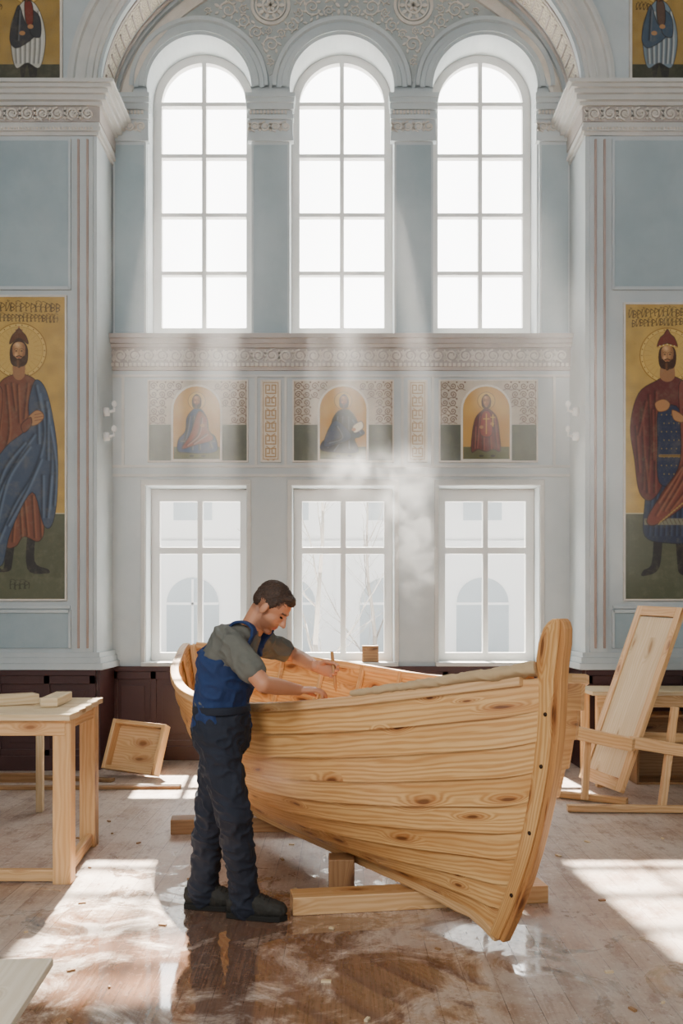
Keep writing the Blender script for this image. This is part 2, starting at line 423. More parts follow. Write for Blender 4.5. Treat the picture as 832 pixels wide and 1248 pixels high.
for i in range(54):
    t=pi*(i+.5)/54; R_=Matrix.Rotation(-t,3,'Y'); g.box((ACX+(AA-.014)*math.cos(t),YF+.29,AZ+(AB-.014)*math.sin(t)),(.02,.2,.016),R_,1)
mk('trim_9',g,[M['pier'],M['pink'],M['gold_orn']],kind=S)
g=G(); arcmould(g,ACX,AZ,AA-.16,AB-.16,.02,pi-.02,YB-.005,[(0,0),(0,.03),(.03,.04),(.1,.04),(.12,.02),(.17,.02)],60); mk('trim_30',g,M['relief'],kind=S)
# piers
PROF=((166,162,.02),(162,157,.045),(157,151,.03),(151,133,.04),(133,129,.07),(129,123,.11),(123,118,.14),(118,114,.17),(114,110,.2))
ti=10
for sg in (-1,1):
    xi=OX0 if sg<0 else OX1
    g=G()
    for a,b,d in PROF:
        g.bb(sg*4.59,xi-sg*d,YF-d,YB-.01,ZZ(a,YF),ZZ(b,YF),2 if (a,b)==(151,133) else 0)
    x0,x1=sorted((sg*4.0,xi)); scrolls(g,x0,x1,(ZZ(151,YF)+ZZ(133,YF))/2,.135,YF-.04,.017,.016,1)
    for k in range(int((x1-x0)/.06)):
        g.bb(x0+k*.06,x0+k*.06+.034,YF-.10,YF-.06,ZZ(128.5,YF),ZZ(124,YF),1)
    for k in range(int((x1-x0)/.03)):
        g.ell((x0+k*.03+.012,YF-.05,ZZ(159.5,YF)),(.011,.011,.013),None,1,6)
    mk('trim_%d'%ti,g,[M['white'],M['relief'],M['pink']],kind=S); ti+=1
    g=G(); mp=lambda px:XX(px if sg<0 else 832-px,YF)
    def vs(a,b,p0,p1,d,mi): 
        x0,x1=sorted((mp(a),mp(b))); g.bb(x0,x1,YF-d,YF,ZZ(p0,YF),ZZ(p1,YF),mi)
    vs(92,114,795,168,.025,1); vs(95.5,98,790,172,.045,3); vs(106.5,109,790,172,.045,3)
    vs(-150,84,350,172,.012,0); vs(-150,86,354,350,.03,1); vs(84,87,354,170,.03,1)
    vs(-150,84,790,747,.012,0); vs(-150,86,747,743,.03,1); vs(84,87,790,743,.03,1); vs(-150,86,742,738,.02,1)
    for a,b,d in ((816,808,.07),(808,801,.05),(801,795,.035)):
        g.bb(sg*4.59,xi-sg*d,YF-d,YB-.01,ZZ(a,YF),ZZ(b,YF),1)
    mk('trim_%d'%ti,g,[M['blue'],M['pier'],M['white'],M['pinkline']],kind=S,bevel=.003); ti+=1
# dado
def dado(name,x0,x1,yw):
    g=G(); zt=.94
    g.bb(x0,x1,yw-.03,yw-.001,0,zt); g.bb(x0,x1,yw-.06,yw-.03,zt-.05,zt); g.bb(x0,x1,yw-.055,yw-.03,0,.14)
    n=max(2,round((x1-x0)/.42))
    for i in range(n+1):
        xc=x0+(x1-x0)*i/n; xc=min(max(xc,x0+.03),x1-.03); g.bb(xc-.03,xc+.03,yw-.05,yw-.03,.14,zt-.05)
        if i<n:
            xm=x0+(x1-x0)*(i+.5)/n; g.bb(xm-.12,xm+.12,yw-.042,yw-.03,.26,zt-.19)
    g.bb(x0,x1,yw-.05,yw-.03,zt-.13,zt-.05); g.bb(x0,x1,yw-.05,yw-.03,.14,.2)
    mk(name,g,M['dado'],kind=S,bevel=.004)
dado('baseboard_back',OX0,OX1,YB); dado('baseboard_left',-4.59,OX0,YF); dado('baseboard_right',OX1,4.59,YF)
g=G(); g.bb(OX0,OX0+.03,YF,YB-.06,0,.94); g.bb(OX1-.03,OX1,YF,YB-.06,0,.94); mk('baseboard_inner',g,M['dado'],kind=S)
# ------------------------------------------------------------ icons
def cr(pts,n=5):
    o=[];L=len(pts)
    for i in range(L):
        a,b,c,d=[Vector(pts[(i+k-1)%L]) for k in range(4)]
        for j in range(n):
            t=j/n; o.append(tuple(.5*((2*b)+(c-a)*t+(2*a-5*b+4*c-d)*t*t+(3*b-a-3*c+d)*t**3)))
    return o
def opn(pts,n=6):
    o=[]; L=len(pts)
    for i in range(L-1):
        a,b,c,d=[Vector(pts[min(max(i+k-1,0),L-1)]) for k in range(4)]
        for j in range(n):
            t=j/n; o.append(tuple(.5*((2*b)+(c-a)*t+(2*a-5*b+4*c-d)*t*t+(3*b-a-3*c+d)*t**3)))
    return o+[tuple(pts[-1])]
nrs=np.random.RandomState(3)
class Paint:
    def __init__(s,Y,x0,x1,y0,y1,bg,res=1.9):
        s.Y=Y; s.bx=(x0,x1,y0,y1); s.res=res
        s.w=int((x1-x0)*res)+1; s.h=int((y1-y0)*res)+1
        s.gx,s.gy=np.meshgrid(np.linspace(x0,x1,s.w),np.linspace(y0,y1,s.h))
        s.im=np.empty((s.h,s.w,3)); s.im[:]=lin(bg)[:3]; s.mask=np.ones((s.h,s.w)); s.bg=lin(bg)
        lo=nrs.rand(s.h//12+3,s.w//12+3); lo=np.kron(lo,np.ones((14,14)))[:s.h,:s.w]
        for _ in range(3):
            lo=(lo+np.roll(lo,5,0)+np.roll(lo,-5,0)+np.roll(lo,5,1)+np.roll(lo,-5,1))/5
        s.im*=(0.82+.36*lo[:,:,None])
    def sub(s,x0,x1,y0,y1):
        X0,X1,Y0,Y1=s.bx; i0=max(0,int((x0-X0)*s.res)-2); i1=min(s.w,int((x1-X0)*s.res)+4); j0=max(0,int((y0-Y0)*s.res)-2); j1=min(s.h,int((y1-Y0)*s.res)+4)
        return (slice(j0,max(j1,j0)),slice(i0,max(i1,i0)))
    def blend(s,sl,a,c):
        c=np.array(lin(c)[:3]); s.im[sl]=s.im[sl]*(1-a[...,None])+c*a[...,None]
    def poly(s,pts,c,smooth=True,n=5,out=None,a=1.0):
        if smooth: pts=cr(pts,n)
        xs=[p[0] for p in pts]; ys=[p[1] for p in pts]; sl=s.sub(min(xs),max(xs),min(ys),max(ys))
        gx,gy=s.gx[sl],s.gy[sl]
        if gx.size==0: return
        acc=np.zeros(gx.shape); q=.25/s.res
        for ox,oy in ((-q,-q),(q,-q),(-q,q),(q,q)):
            ins=np.zeros(gx.shape,bool); X=gx+ox; Y=gy+oy
            for i in range(len(pts)):
                (ax,ay),(bx,by)=pts[i-1],pts[i]
                if ay==by: continue
                cond=((ay>Y)!=(by>Y))&(X<(bx-ax)*(Y-ay)/(by-ay)+ax); ins^=cond
            acc+=ins
        acc/=4; s.blend(sl,acc*a,c); s.mask=np.zeros((s.h,s.w)); s.mask[sl]=acc
        if out: m=s.mask; s.line(list(pts)+[pts[0]],1.1,out,.8); s.mask=m
    def ell(s,cx,cy,rx,ry,c,n=20,out=None): s.poly([(cx+rx*math.cos(2*pi*i/n),cy+ry*math.sin(2*pi*i/n)) for i in range(n)],c,False,out=out)
    def dist(s,sl,pts):
        gx,gy=s.gx[sl],s.gy[sl]; d=np.full(gx.shape,1e9)
        for (ax,ay),(bx,by) in zip(pts[:-1],pts[1:]):
            L=(bx-ax)**2+(by-ay)**2+1e-9; t=np.clip(((gx-ax)*(bx-ax)+(gy-ay)*(by-ay))/L,0,1)
            d=np.minimum(d,np.hypot(gx-ax-t*(bx-ax),gy-ay-t*(by-ay)))
        return d
    def line(s,pts,w,c,a=1.0):
        xs=[p[0] for p in pts]; ys=[p[1] for p in pts]; sl=s.sub(min(xs)-w,max(xs)+w,min(ys)-w,max(ys)+w)
        if s.gx[sl].size==0: return
        d=s.dist(sl,pts); s.blend(sl,np.clip((w/2+.35-d)/.7,0,1)*a,c)
    def soft(s,pts,w,c,a=.6):
        pts=opn(pts); xs=[p[0] for p in pts]; ys=[p[1] for p in pts]; sl=s.sub(min(xs)-2*w,max(xs)+2*w,min(ys)-2*w,max(ys)+2*w)
        if s.gx[sl].size==0: return
        d=s.dist(sl,pts); s.blend(sl,np.exp(-(d/w)**2)*a*s.mask[sl],c)
    def fold(s,pts,dk,lt,w=2.2):
        s.soft(pts,w*1.6,dk,.35); s.soft(pts,w*.8,dk,.7); s.soft([(x+w*1.3,y+w*.4) for x,y in pts],w*.8,lt,.5)
    def face(s,x,y,k,skin,hair,beard=True):
        s.poly([(x-8.4*k,y-6*k),(x,y-14*k),(x+8.4*k,y-6*k),(x+9*k,y+8*k),(x+5*k,y+14*k),(x-5*k,y+14*k),(x-9*k,y+8*k)],hair)
        s.poly([(x-6*k,y-7*k),(x,y-10.5*k),(x+6*k,y-7*k),(x+5.6*k,y+4*k),(x,y+12*k),(x-5.6*k,y+4*k)],skin)
        s.soft([(x+5*k,y-7*k),(x+5.5*k,y),(x+3*k,y+8*k)],2.2*k,'#7a4a2b',.7); s.soft([(x-5.5*k,y-5*k),(x-5.2*k,y+3*k)],1.4*k,'#7a4a2b',.6)
        s.soft([(x-1*k,y-7*k),(x-2*k,y-8*k)],2*k,'#e0b888',.7); s.soft([(x-3*k,y+2*k),(x-3.2*k,y+3*k)],1.5*k,'#dba878',.7)
        if beard:
            s.poly([(x-5.6*k,y+3.5*k),(x-2*k,y+6.4*k),(x,y+6*k),(x+2*k,y+6.4*k),(x+5.6*k,y+3.5*k),(x+4*k,y+11*k),(x,y+16*k),(x-4*k,y+11*k)],hair)
            s.line([(x-2.8*k,y+4.6*k),(x,y+3.6*k),(x+2.8*k,y+4.6*k)],1.1*k,hair)
            s.soft([(x-1*k,y+9*k),(x-1*k,y+14*k)],1.3*k,'#8a5a34',.5)
        for q in (-1,1):
            s.ell(x+q*2.7*k,y-1.2*k,1.25*k,.6*k,'#20120a',8); s.line([(x+q*1.2*k,y-3.2*k),(x+q*3*k,y-3.8*k),(x+q*4.6*k,y-2.8*k)],.45*k,'#3a2413')
        s.line([(x+.4*k,y-3*k),(x-.2*k,y+1.8*k),(x+1.1*k,y+2.4*k)],.45*k,'#7a4a2b'); s.line([(x-1.7*k,y+5.2*k),(x+1.7*k,y+5.2*k)],.7*k,'#8a3c2c')
    def halo(s,x,y,r,ry):
        s.ell(x,y,r,ry,'#8f6a24',40); s.ell(x,y,r-1.3,ry-1.3,'#cbab60',40); s.ell(x,y,r-4.5,ry-4.5,'#a8843a',40); s.ell(x,y,r-5.3,ry-5.3,'#c2a055',40)
        for i in range(26):
            a=2*pi*i/26; s.ell(x+(r-2.9)*math.cos(a),y+(ry-2.9)*math.sin(a),.9,.9,'#7d5a20',6)
            s.line([(x+(r-14)*math.cos(a),y+(ry-14)*math.sin(a)),(x+(r-6.5)*math.cos(a),y+(ry-6.5)*math.sin(a))],.6,'#a8833a',.6)
    def done(s,label,name='icon_painting',cat='painting',**k):
        im=np.clip(s.im*.95,0,1); Y=s.Y; n=s.w*s.h
        X=(s.gx-CX)/F*Y; Z=H-(s.gy-HZ)/F*Y
        vs=np.stack([X,np.full_like(X,Y-.02),Z],-1).reshape(-1,3)
        x0,x1,z0,z1=X.min(),X.max(),Z.min(),Z.max()
        bx=np.array([[a,b,c] for a in (x0,x1) for b in (Y-.0195,Y-.001) for c in (z0,z1)])
        idx=np.arange(n).reshape(s.h,s.w); q=np.stack([idx[:-1,:-1],idx[1:,:-1],idx[1:,1:],idx[:-1,1:]],-1).reshape(-1,4)
        bf=np.array([[0,1,3,2],[4,6,7,5],[0,4,5,1],[2,3,7,6],[1,5,7,3]])+n
        me=bpy.data.meshes.new(name); fa=np.concatenate([q,bf]).astype(np.int32); va=np.concatenate([vs,bx]).astype(np.float32)
        me.vertices.add(len(va)); me.vertices.foreach_set('co',va.ravel()); me.loops.add(fa.size); me.loops.foreach_set('vertex_index',fa.ravel())
        me.polygons.add(len(fa)); me.polygons.foreach_set('loop_start',np.arange(0,fa.size,4,dtype=np.int32)); me.update(calc_edges=True); me.validate()
        ca=me.color_attributes.new('Col','FLOAT_COLOR','POINT'); cc=np.ones((len(va),4),dtype=np.float32); cc[:n,:3]=im.reshape(-1,3); cc[n:,:3]=s.bg[:3]; ca.data.foreach_set('color',cc.ravel())
        return mk(name,me,M['paint'],label=label,cat=cat,**k)
def arc2(x,y,w,r): return [(x+w*math.sin(pi*i/8),y-r+2*r*i/8) for i in range(9)]
def glyphs(P,x0,x1,y,h,c,arc=0,seed=3):
    rnd=random.Random(seed); n=int((x1-x0)/(h*.58)); st=(x1-x0)/n
    for i in range(n):
        yy=y+arc*((i/(n-1)-.5)**2)*4+rnd.uniform(-1,1)*h*.09; w=st*.66; a=x0+i*st; k=rnd.randint(0,6); lw=max(.9,h*.10)
        P.line(opn([(a,yy),(a-.8,yy+h*.5),(a-.2,yy+h)],4),lw,c)
        if k not in (1,6): P.line(opn([(a+w,yy+1),(a+w+.9,yy+h*.5),(a+w,yy+h)],4),lw*.9,c)
        if k in (0,3): P.line([(a,yy+h*.5),(a+w*.5,yy+h*.35),(a+w,yy+h*.45)],lw*.8,c)
        if k in (1,4,6): P.line(arc2(a,yy+h*.3,w,h*.3),lw*.9,c)
        if k==6: P.line(arc2(a,yy+h*.72,w*.9,h*.26),lw*.9,c)
        if k in (2,5): P.line(opn([(a,yy+h),(a+w*.6,yy+h*.6),(a+w,yy)],4),lw*.8,c)
        if k in (3,0): P.line([(a-1,yy-h*.14),(a+w*.5,yy-h*.28),(a+w+1,yy-h*.16)],lw*.7,c)
        if k in (5,2): P.line(spiral(a+w*.5,yy-h*.25,h*.17,0,1.1,1,8),lw*.6,c)
        P.line([(a-.8,yy),(a+.9,yy)],lw*.7,c); P.line([(a-1.2,yy+h),(a+.6,yy+h)],lw*.7,c)
def frame_of(P,par,mat,w=2.2,d=.03):
    x0,x1,y0,y1=P.bx; Y=P.Y; g=G(); e=w/F*Y
    X0,X1,Z0,Z1=XX(x0,Y),XX(x1,Y),ZZ(y1,Y),ZZ(y0,Y)
    g.bb(X0-e,X0,Y-d,Y-.001,Z0-e,Z1+e); g.bb(X1,X1+e,Y-d,Y-.001,Z0-e,Z1+e); g.bb(X0,X1,Y-d,Y-.001,Z1,Z1+e); g.bb(X0,X1,Y-d,Y-.001,Z0-e,Z0)
    mk('frame',g,mat,parent=par)
# --- tall left
P=Paint(YF,-38,80,363,730,'#b5934a')
P.poly([(-38,626),(80,626),(80,730),(-38,730)],'#55573f',False); P.line([(-38,626),(80,626)],1,'#c9bf9e')
for k in range(9): P.soft([(-38+k*14,640+k*7%40),(-30+k*14,700)],6,'#454832',.5)
P.mask[:]=1
glyphs(P,-28,76,370,10,'#4a3417',2,3); glyphs(P,-26,72,384,8,'#4a3417',2,7)
P.halo(24,428,34,34)
P.line([(24,399),(24,410)],1.4,'#8a3c2c'); P.line([(20,403),(28,403)],1.2,'#8a3c2c')
P.poly([(6,690),(9,640),(20,640),(16,686),(12,696),(-2,697),(0,692)],'#25201f'); P.poly([(36,640),(45,640),(43,684),(60,694),(58,699),(34,693)],'#25201f')
P.poly([(6,462),(24,456),(42,462),(50,478),(55,520),(50,580),(55,640),(48,660),(30,654),(20,666),(6,662),(-4,600),(-2,540),(-8,500),(-2,474)],'#74412c',out='#2f150b')
for pts in ([(8,470),(12,520),(8,545)],[(15,468),(19,500)],[(22,470),(24,515)],[(34,468),(30,510)],[(40,470),(36,500)],[(48,600),(51,655)],[(30,610),(34,652)],[(40,605),(43,655)],[(25,615),(27,655)],[(18,630),(16,660)],[(2,480),(-1,530)]): P.fold(pts,'#3d190e','#a0633f',1.6)
P.poly([(44,464),(56,474),(65,508),(71,555),(70,610),(64,640),(54,640),(40,600),(14,648),(4,688),(-10,682),(-18,640),(-12,580),(8,545),(34,522),(36,490)],'#3d4a5f',out='#141a26')
for pts in ([(48,480),(54,530),(42,575),(18,615),(-4,665)],[(56,490),(63,550),(60,620)],[(42,530),(18,566),(-6,615)],[(30,540),(4,575),(-12,635)],[(61,520),(68,570),(66,615)],[(50,560),(34,596),(10,640)],[(44,470),(50,500)],[(22,560),(0,600),(-10,655)],[(52,580),(52,630)],[(58,500),(58,560)],[(36,545),(10,585),(-4,640)],[(46,500),(47,540)],[(62,580),(58,630)]): P.fold(pts,'#182030','#6d7f97',1.8)
P.poly([(-12,500),(-4,472),(4,480),(0,530),(-6,556),(-13,540)],'#7d4a33',out='#2f150b'); P.fold([(-4,480),(-7,540)],'#3d190e','#a86a48',1.6)
P.poly([(33,512),(44,501),(52,503),(54,510),(46,518),(36,519)],'#a97a4e',out='#5c3418'); 
for q in range(3): P.line([(43,506+q*3.6),(53,504+q*3.8)],.7,'#6a4024')
P.poly([(27,518),(38,509),(39,519),(30,528)],'#74412c',out='#2f150b')
P.poly([(18,440),(30,440),(31,458),(24,464),(17,458)],'#976a45')
P.face(24,430,1.2,'#b08253','#3f2412')
P.poly([(13,420),(15,411),(20,405),(24,401),(28,405),(33,411),(35,420),(24,413)],'#5a3319',out='#2b170b')
glyphs(P,14,38,709,9,'#2c2a1c',0,4)
o=P.done('tall gilded icon of a bearded saint in blue and brown'); frame_of(P,o,M['relief'])
# --- tall right
P=Paint(YF,761,880,372,730,'#b6954c')
P.poly([(761,626),(880,626),(880,730),(761,730)],'#50533d',False); P.line([(761,626),(880,626)],1,'#c9bf9e')
P.mask[:]=1
glyphs(P,766,876,377,9,'#4a3417',2,13); glyphs(P,770,872,389,8,'#4a3417',2,17)
P.halo(812,434,34,34)
P.poly([(797,640),(806,640),(804,684),(797,698),(781,702),(783,695),(793,686)],'#1f1a1b'); P.poly([(822,640),(831,640),(832,684),(843,697),(841,703),(827,699),(824,684)],'#1f1a1b')
P.poly([(792,575),(812,560),(842,575),(846,620),(842,658),(812,662),(785,654),(784,620)],'#262d44',out='#0d1019')
for i in range(9): P.fold([(793+i*6,598),(789+i*6.5,652)],'#11162a','#44506c',1.5)
P.poly([(784,632),(846,632),(846,640),(784,640)],'#857f68',False,a=.8)
for i in range(12): P.line([(785+i*5,633),(788+i*5,639)],.8,'#4b4636')
P.poly([(800,464),(812,458),(830,464),(845,480),(853,540),(846,610),(836,600),(828,520),(808,500),(802,560),(806,590),(792,610),(778,600),(772,560),(767,520),(777,480)],'#5d2724',out='#260c0b')
for pts in ([(780,500),(783,560),(782,596)],[(789,482),(791,540),(787,600)],[(773,520),(777,575)],[(797,478),(797,540),(796,600)],[(840,486),(844,560)],[(785,490),(776,530)],[(784,560),(788,600)],[(793,500),(794,560)]): P.fold(pts,'#2f0f0d','#8f4a39',1.7)
P.poly([(802,500),(827,500),(830,560),(825,590),(802,588),(800,540)],'#272f49',out='#0d1019')
for i in range(8):
    for j in range(4): P.ell(805+j*6+(i%2)*3,506+i*10.3,.9,1.1,'#7b6a41',6)
P.fold([(808,505),(806,585)],'#11162a','#47547a',1.6); P.fold([(821,505),(822,585)],'#11162a','#47547a',1.6)
P.line([(803,556),(828,556)],3.2,'#8f7038'); P.line([(803,556),(828,556)],.7,'#3f2a12')
P.poly([(826,470),(842,480),(848,540),(846,600),(802,638),(787,634),(806,600),(828,560)],'#783c30',out='#260c0b')
for pts in ([(836,490),(840,560),(808,622)],[(832,500),(834,560),(798,628)],[(843,520),(844,590)],[(828,570),(800,612)],[(834,480),(836,540)],[(840,590),(815,622)]): P.fold(pts,'#421610','#a96b4e',1.7)
for i in range(14): P.line([(846-i*3.2,600+i*2.7),(843-i*3.2,604+i*2.7)],.9,'#ab914e')
P.poly([(797,492),(807,487),(815,492),(812,500),(801,502)],'#a97a4e',out='#5c3418'); P.poly([(818,500),(831,507),(831,515),(820,512)],'#a97a4e',out='#5c3418')
P.poly([(806,440),(818,440),(821,460),(812,466),(803,460)],'#976a45')
P.face(812,434,1.15,'#b08253','#3d2012')
P.poly([(800,424),(803,413),(808,408),(812,402),(816,408),(821,413),(824,424),(812,419)],'#6c2c22',out='#2d0e0d'); P.line([(801,424),(812,420.5),(823,424)],2.0,'#b89445')
for i in range(5): P.ell(803+i*4.4,422.5-(2-abs(i-2)),.8,.8,'#e0d2a0',6)
o=P.done('tall gilded icon of a crowned saint in a red cloak'); frame_of(P,o,M['relief'])
# --- top corner icons
for (x0,x1,cx,c1,c2,lab) in ((-20,74,34,'#37363a','#b9b5aa','upper icon of a saint in white and dark robes'),(769,870,802,'#3f5062','#71828e','upper icon of a saint in grey-blue robes')):
    P=Paint(YF,x0,x1,-90,106,'#9c7d40')
    P.poly([(x0,80),(x1,80),(x1,106),(x0,106)],'#3c3b2a',False); P.mask[:]=1
    P.halo(cx,-12,19,19)
    P.poly([(cx-8,92),(cx-9,60),(cx+9,60),(cx+12,92),(cx+4,96),(cx,80),(cx-4,97)],'#241e1c')
    P.poly([(cx-9,8),(cx,2),(cx+11,8),(cx+20,30),(cx+22,56),(cx+15,84),(cx,78),(cx-14,84),(cx-20,54),(cx-19,30)],c2,out='#2b2622')
    for k in range(6): P.fold([(cx-12+k*5,16),(cx-14+k*6,50),(cx-13+k*5.4,78)],'#46464a','#e4e2da',1.4)
    P.poly([(cx-10,8),(cx-17,26),(cx-21,50),(cx-12,60),(cx+10,44),(cx-2,30)],c1,out='#1a1614'); P.fold([(cx-10,14),(cx-12,50)],'#151313','#77787c',1.3)
    P.poly([(cx+2,14),(cx+15,22),(cx+16,46),(cx+4,42)],c1,out='#1a1614'); P.poly([(cx-3,4),(cx+6,6),(cx+7,30),(cx-1,30)],'#6f2b22' if cx<100 else '#5a4438',out='#1a1614')
    P.fold([(cx-18,60),(cx+8,72)],'#2b2a2c','#d8d6ce',1.5)
    P.ell(cx+4,34,3.6,2.8,'#a97a4e'); P.ell(cx-6,42,3.6,2.8,'#a97a4e')
    P.face(cx,-10,.9,'#b08253','#3d2012')
    glyphs(P,x0+6,x0+24,6,7,'#3f2a12',0,5)
    o=P.done(lab); frame_of(P,o,M['relief'],3)
# --- frieze icons
def frieze(x0,x1,c,robe,robe2,lab,seed,fx=1,pose=0):
    P=Paint(YB,x0,x1,465,562,'#b9ad9b',2.2)
    rr=random.Random(seed); T=lambda pts:[(c+fx*(x-c),y) for x,y in pts]
    for sx in (-1,1):
        for ix in range(4):
            for iy in range(5):
                cx=(x0+5.5+ix*10) if sx<0 else (x1-5.5-ix*10); cy=471+iy*10.2
                if math.hypot(cx-c,cy-500)<36 or (abs(cx-c)<36 and cy>500): continue
                P.line(spiral(cx,cy,4.3,rr.choice((0,1.57,3.14)),1.5,sx,14),1.2,'#5e4334'); P.line([(cx-5,cy+5),(cx,cy+3.2),(cx+5,cy+5)],.8,'#5e4334'); P.ell(cx+4.6,cy-4.6,1.2,1.2,'#5e4334',6)
        P.line([((x0 if sx<0 else x1)-sx*1.2,466),((x0 if sx<0 else x1)-sx*1.2,518)],.8,'#6d4d38')
    P.poly([(x0,518),(x1,518),(x1,562),(x0,562)],'#4d5140',False); P.mask[:]=1
    for k in range(8): P.soft([(x0+k*16,524),(x0+6+k*16,556)],5,'#3d4131',.5)
    arch=lambda r,b:[(c-r,b)]+[(c-r*math.cos(pi*i/14),500-r*math.sin(pi*i/14)) for i in range(15)]+[(c+r,b)]
    P.poly(arch(31,562),'#d9d3c6',False); P.poly(arch(28.5,560),'#b5883a',False); 
    P.soft([(c-20,500),(c,484),(c+20,500)],9,'#cfa856',.5)
    P.poly([(c-28,545),(c+28,545),(c+28,560),(c-28,560)],'#55542f',False)
    P.ell(c,489,11,11,'#8a6526'); P.ell(c,489,10.2,10.2,'#cda95c')
    if pose==0:
        P.poly(T([(c-6,501),(c,498),(c+7,501),(c+13,512),(c+15,526),(c+23,534),(c+24,550),(c+5,553),(c-12,552),(c-23,550),(c-22,536),(c-14,526),(c-12,510)]),robe,out='#0f0c0b')
        for pts in ([(c-9,508),(c-12,526),(c-17,546)],[(c-4,508),(c-6,548)],[(c+2,510),(c+3,548)],[(c+8,508),(c+12,528),(c+18,546)],[(c-20,538),(c+20,538)]): P.fold(T(pts),'#0e0b0d','#8a8a88',1.1)
        P.poly(T([(c+2,502),(c+12,510),(c+14,524),(c+20,536),(c-2,543),(c-18,547),(c-8,530)]),robe2,out='#0f0c0b')
        for pts in ([(c+6,510),(c+2,530),(c-12,543)],[(c+12,530),(c-4,541)]): P.fold(T(pts),'#1f0d0a','#c09a8a',1.0)
        P.ell(c+fx*7,519,2.6,2,'#a97a4e')
    elif pose==1:
        P.poly(T([(c-5,501),(c+6,500),(c+14,508),(c+20,520),(c+26,528),(c+20,533),(c+14,536),(c+18,551),(c-4,552),(c-26,549),(c-26,540),(c-16,530),(c-13,512)]),robe,out='#0f0c0b')
        for pts in ([(c-8,508),(c-10,526),(c-20,545)],[(c-2,508),(c-4,535),(c-12,549)],[(c+5,508),(c+6,546)],[(c+10,512),(c+20,528)]): P.fold(T(pts),'#090c12','#77808c',1.1)
        P.poly(T([(c-12,514),(c+2,520),(c+10,534),(c-8,542),(c-24,543)]),robe2,out='#0f0c0b'); P.fold(T([(c-8,520),(c-2,534),(c-18,540)]),'#0e131c','#8b97a8',1.0)
        P.poly(T([(c+12,520),(c+22,514),(c+24,522),(c+14,528)]),'#ded3b4',out='#3a2c18'); P.ell(c+fx*13,524,2.6,2,'#a97a4e')
    else:
        P.poly(T([(c-5,501),(c,498),(c+6,501),(c+13,510),(c+16,530),(c+17,550),(c+8,548),(c,551),(c-10,548),(c-18,551),(c-17,528),(c-13,510)]),robe,out='#0f0c0b')
        for pts in ([(c-9,508),(c-12,546)],[(c-14,520),(c-15,546)],[(c+9,510),(c+13,546)],[(c+4,530),(c+5,548)],[(c-4,530),(c-4,548)]): P.fold(T(pts),'#1d0605','#a9624c',1.1)
        P.poly(T([(c-5,504),(c+5,504),(c+7,530),(c-7,530)]),robe2,out='#0f0c0b'); P.line([(c,505),(c,529)],1.2,'#c9a24a'); P.line([(c-3.5,511),(c+3.5,511)],1.0,'#c9a24a')
        P.ell(c-6,521,2.4,2,'#a97a4e'); P.ell(c+7,517,2.4,2,'#a97a4e'); P.line([(c+8,520),(c+8,506)],1.1,'#c9a24a'); P.line([(c+5.5,509),(c+10.5,509)],1.0,'#c9a24a')
    P.face(c+fx*(1 if pose==1 else 0),489.5,.62,'#a97a4e','#2a170c' if pose!=2 else '#4a2c16',pose!=2)
    P.ell(c-6,556,3,1.4,'#1a1412',8); P.ell(c+8,556,3,1.4,'#1a1412',8)
    o=P.done(lab); frame_of(P,o,M['relief'],1.6)
frieze(182,301,240,'#22375a','#7a3320','arched frieze icon of a seated saint in blue and red',1)
frieze(358,478,418,'#18212f','#2b3a52','arched frieze icon of a bearded saint with a scroll',2,1,1)
frieze(536,653,592,'#5c1815','#7f2f1e','arched frieze icon of a standing saint in red cloak',3,1,2)
for a,b in ((319,341),(498,519)):
    P=Paint(YB,a,b,465,562,'#cdc2ae',2.4); m=(a+b)/2; q='#9a7440'
    P.line([(a+2,467),(b-2,467),(b-2,560),(a+2,560),(a+2,467)],.9,q)
    for i in range(6):
        cy=475+i*15.4
        for sx in (-1,1): P.line([(m+sx*6,cy-5),(m+sx*1.5,cy-5),(m+sx*1.5,cy+1),(m+sx*4,cy+1)],1.5,q); P.line([(m+sx*6,cy-5),(m+sx*6,cy+5),(m,cy+5)],1.5,q)
        P.line([(m-5,cy+8),(m,cy+11),(m+5,cy+8)],1.2,q)
    o=P.done('narrow gilded fretwork panel between the frieze icons','ornament_panel','wall ornament',group='fretwork panels in the frieze'); frame_of(P,o,M['relief'],1.4)
# wall lamps
for px,py,sg in ((124,520,1),(708,522,-1)):
    X=OX0 if sg>0 else OX1; Y=8.75
    for dz in (0.0,.24):
        g=G(); z=ZZ(532,Y)+dz; g.tube([(X+sg*.002,Y,z),(X+sg*.05,Y,z),(X+sg*.055,Y,z+.001)],[.045,.04,.01],16); g.tube([(X+sg*.04,Y,z),(X+sg*.1,Y,z+.01),(X+sg*.1,Y,z+.06)],[.014,.014,.012],10); g.ell((X+sg*.1,Y,z+.075),(.026,.026,.032))
        mk('wall_lamp',g,M['frame'],label='small white wall lamp on the arch reveal',cat='lamp',group='lamps on the arch reveals')
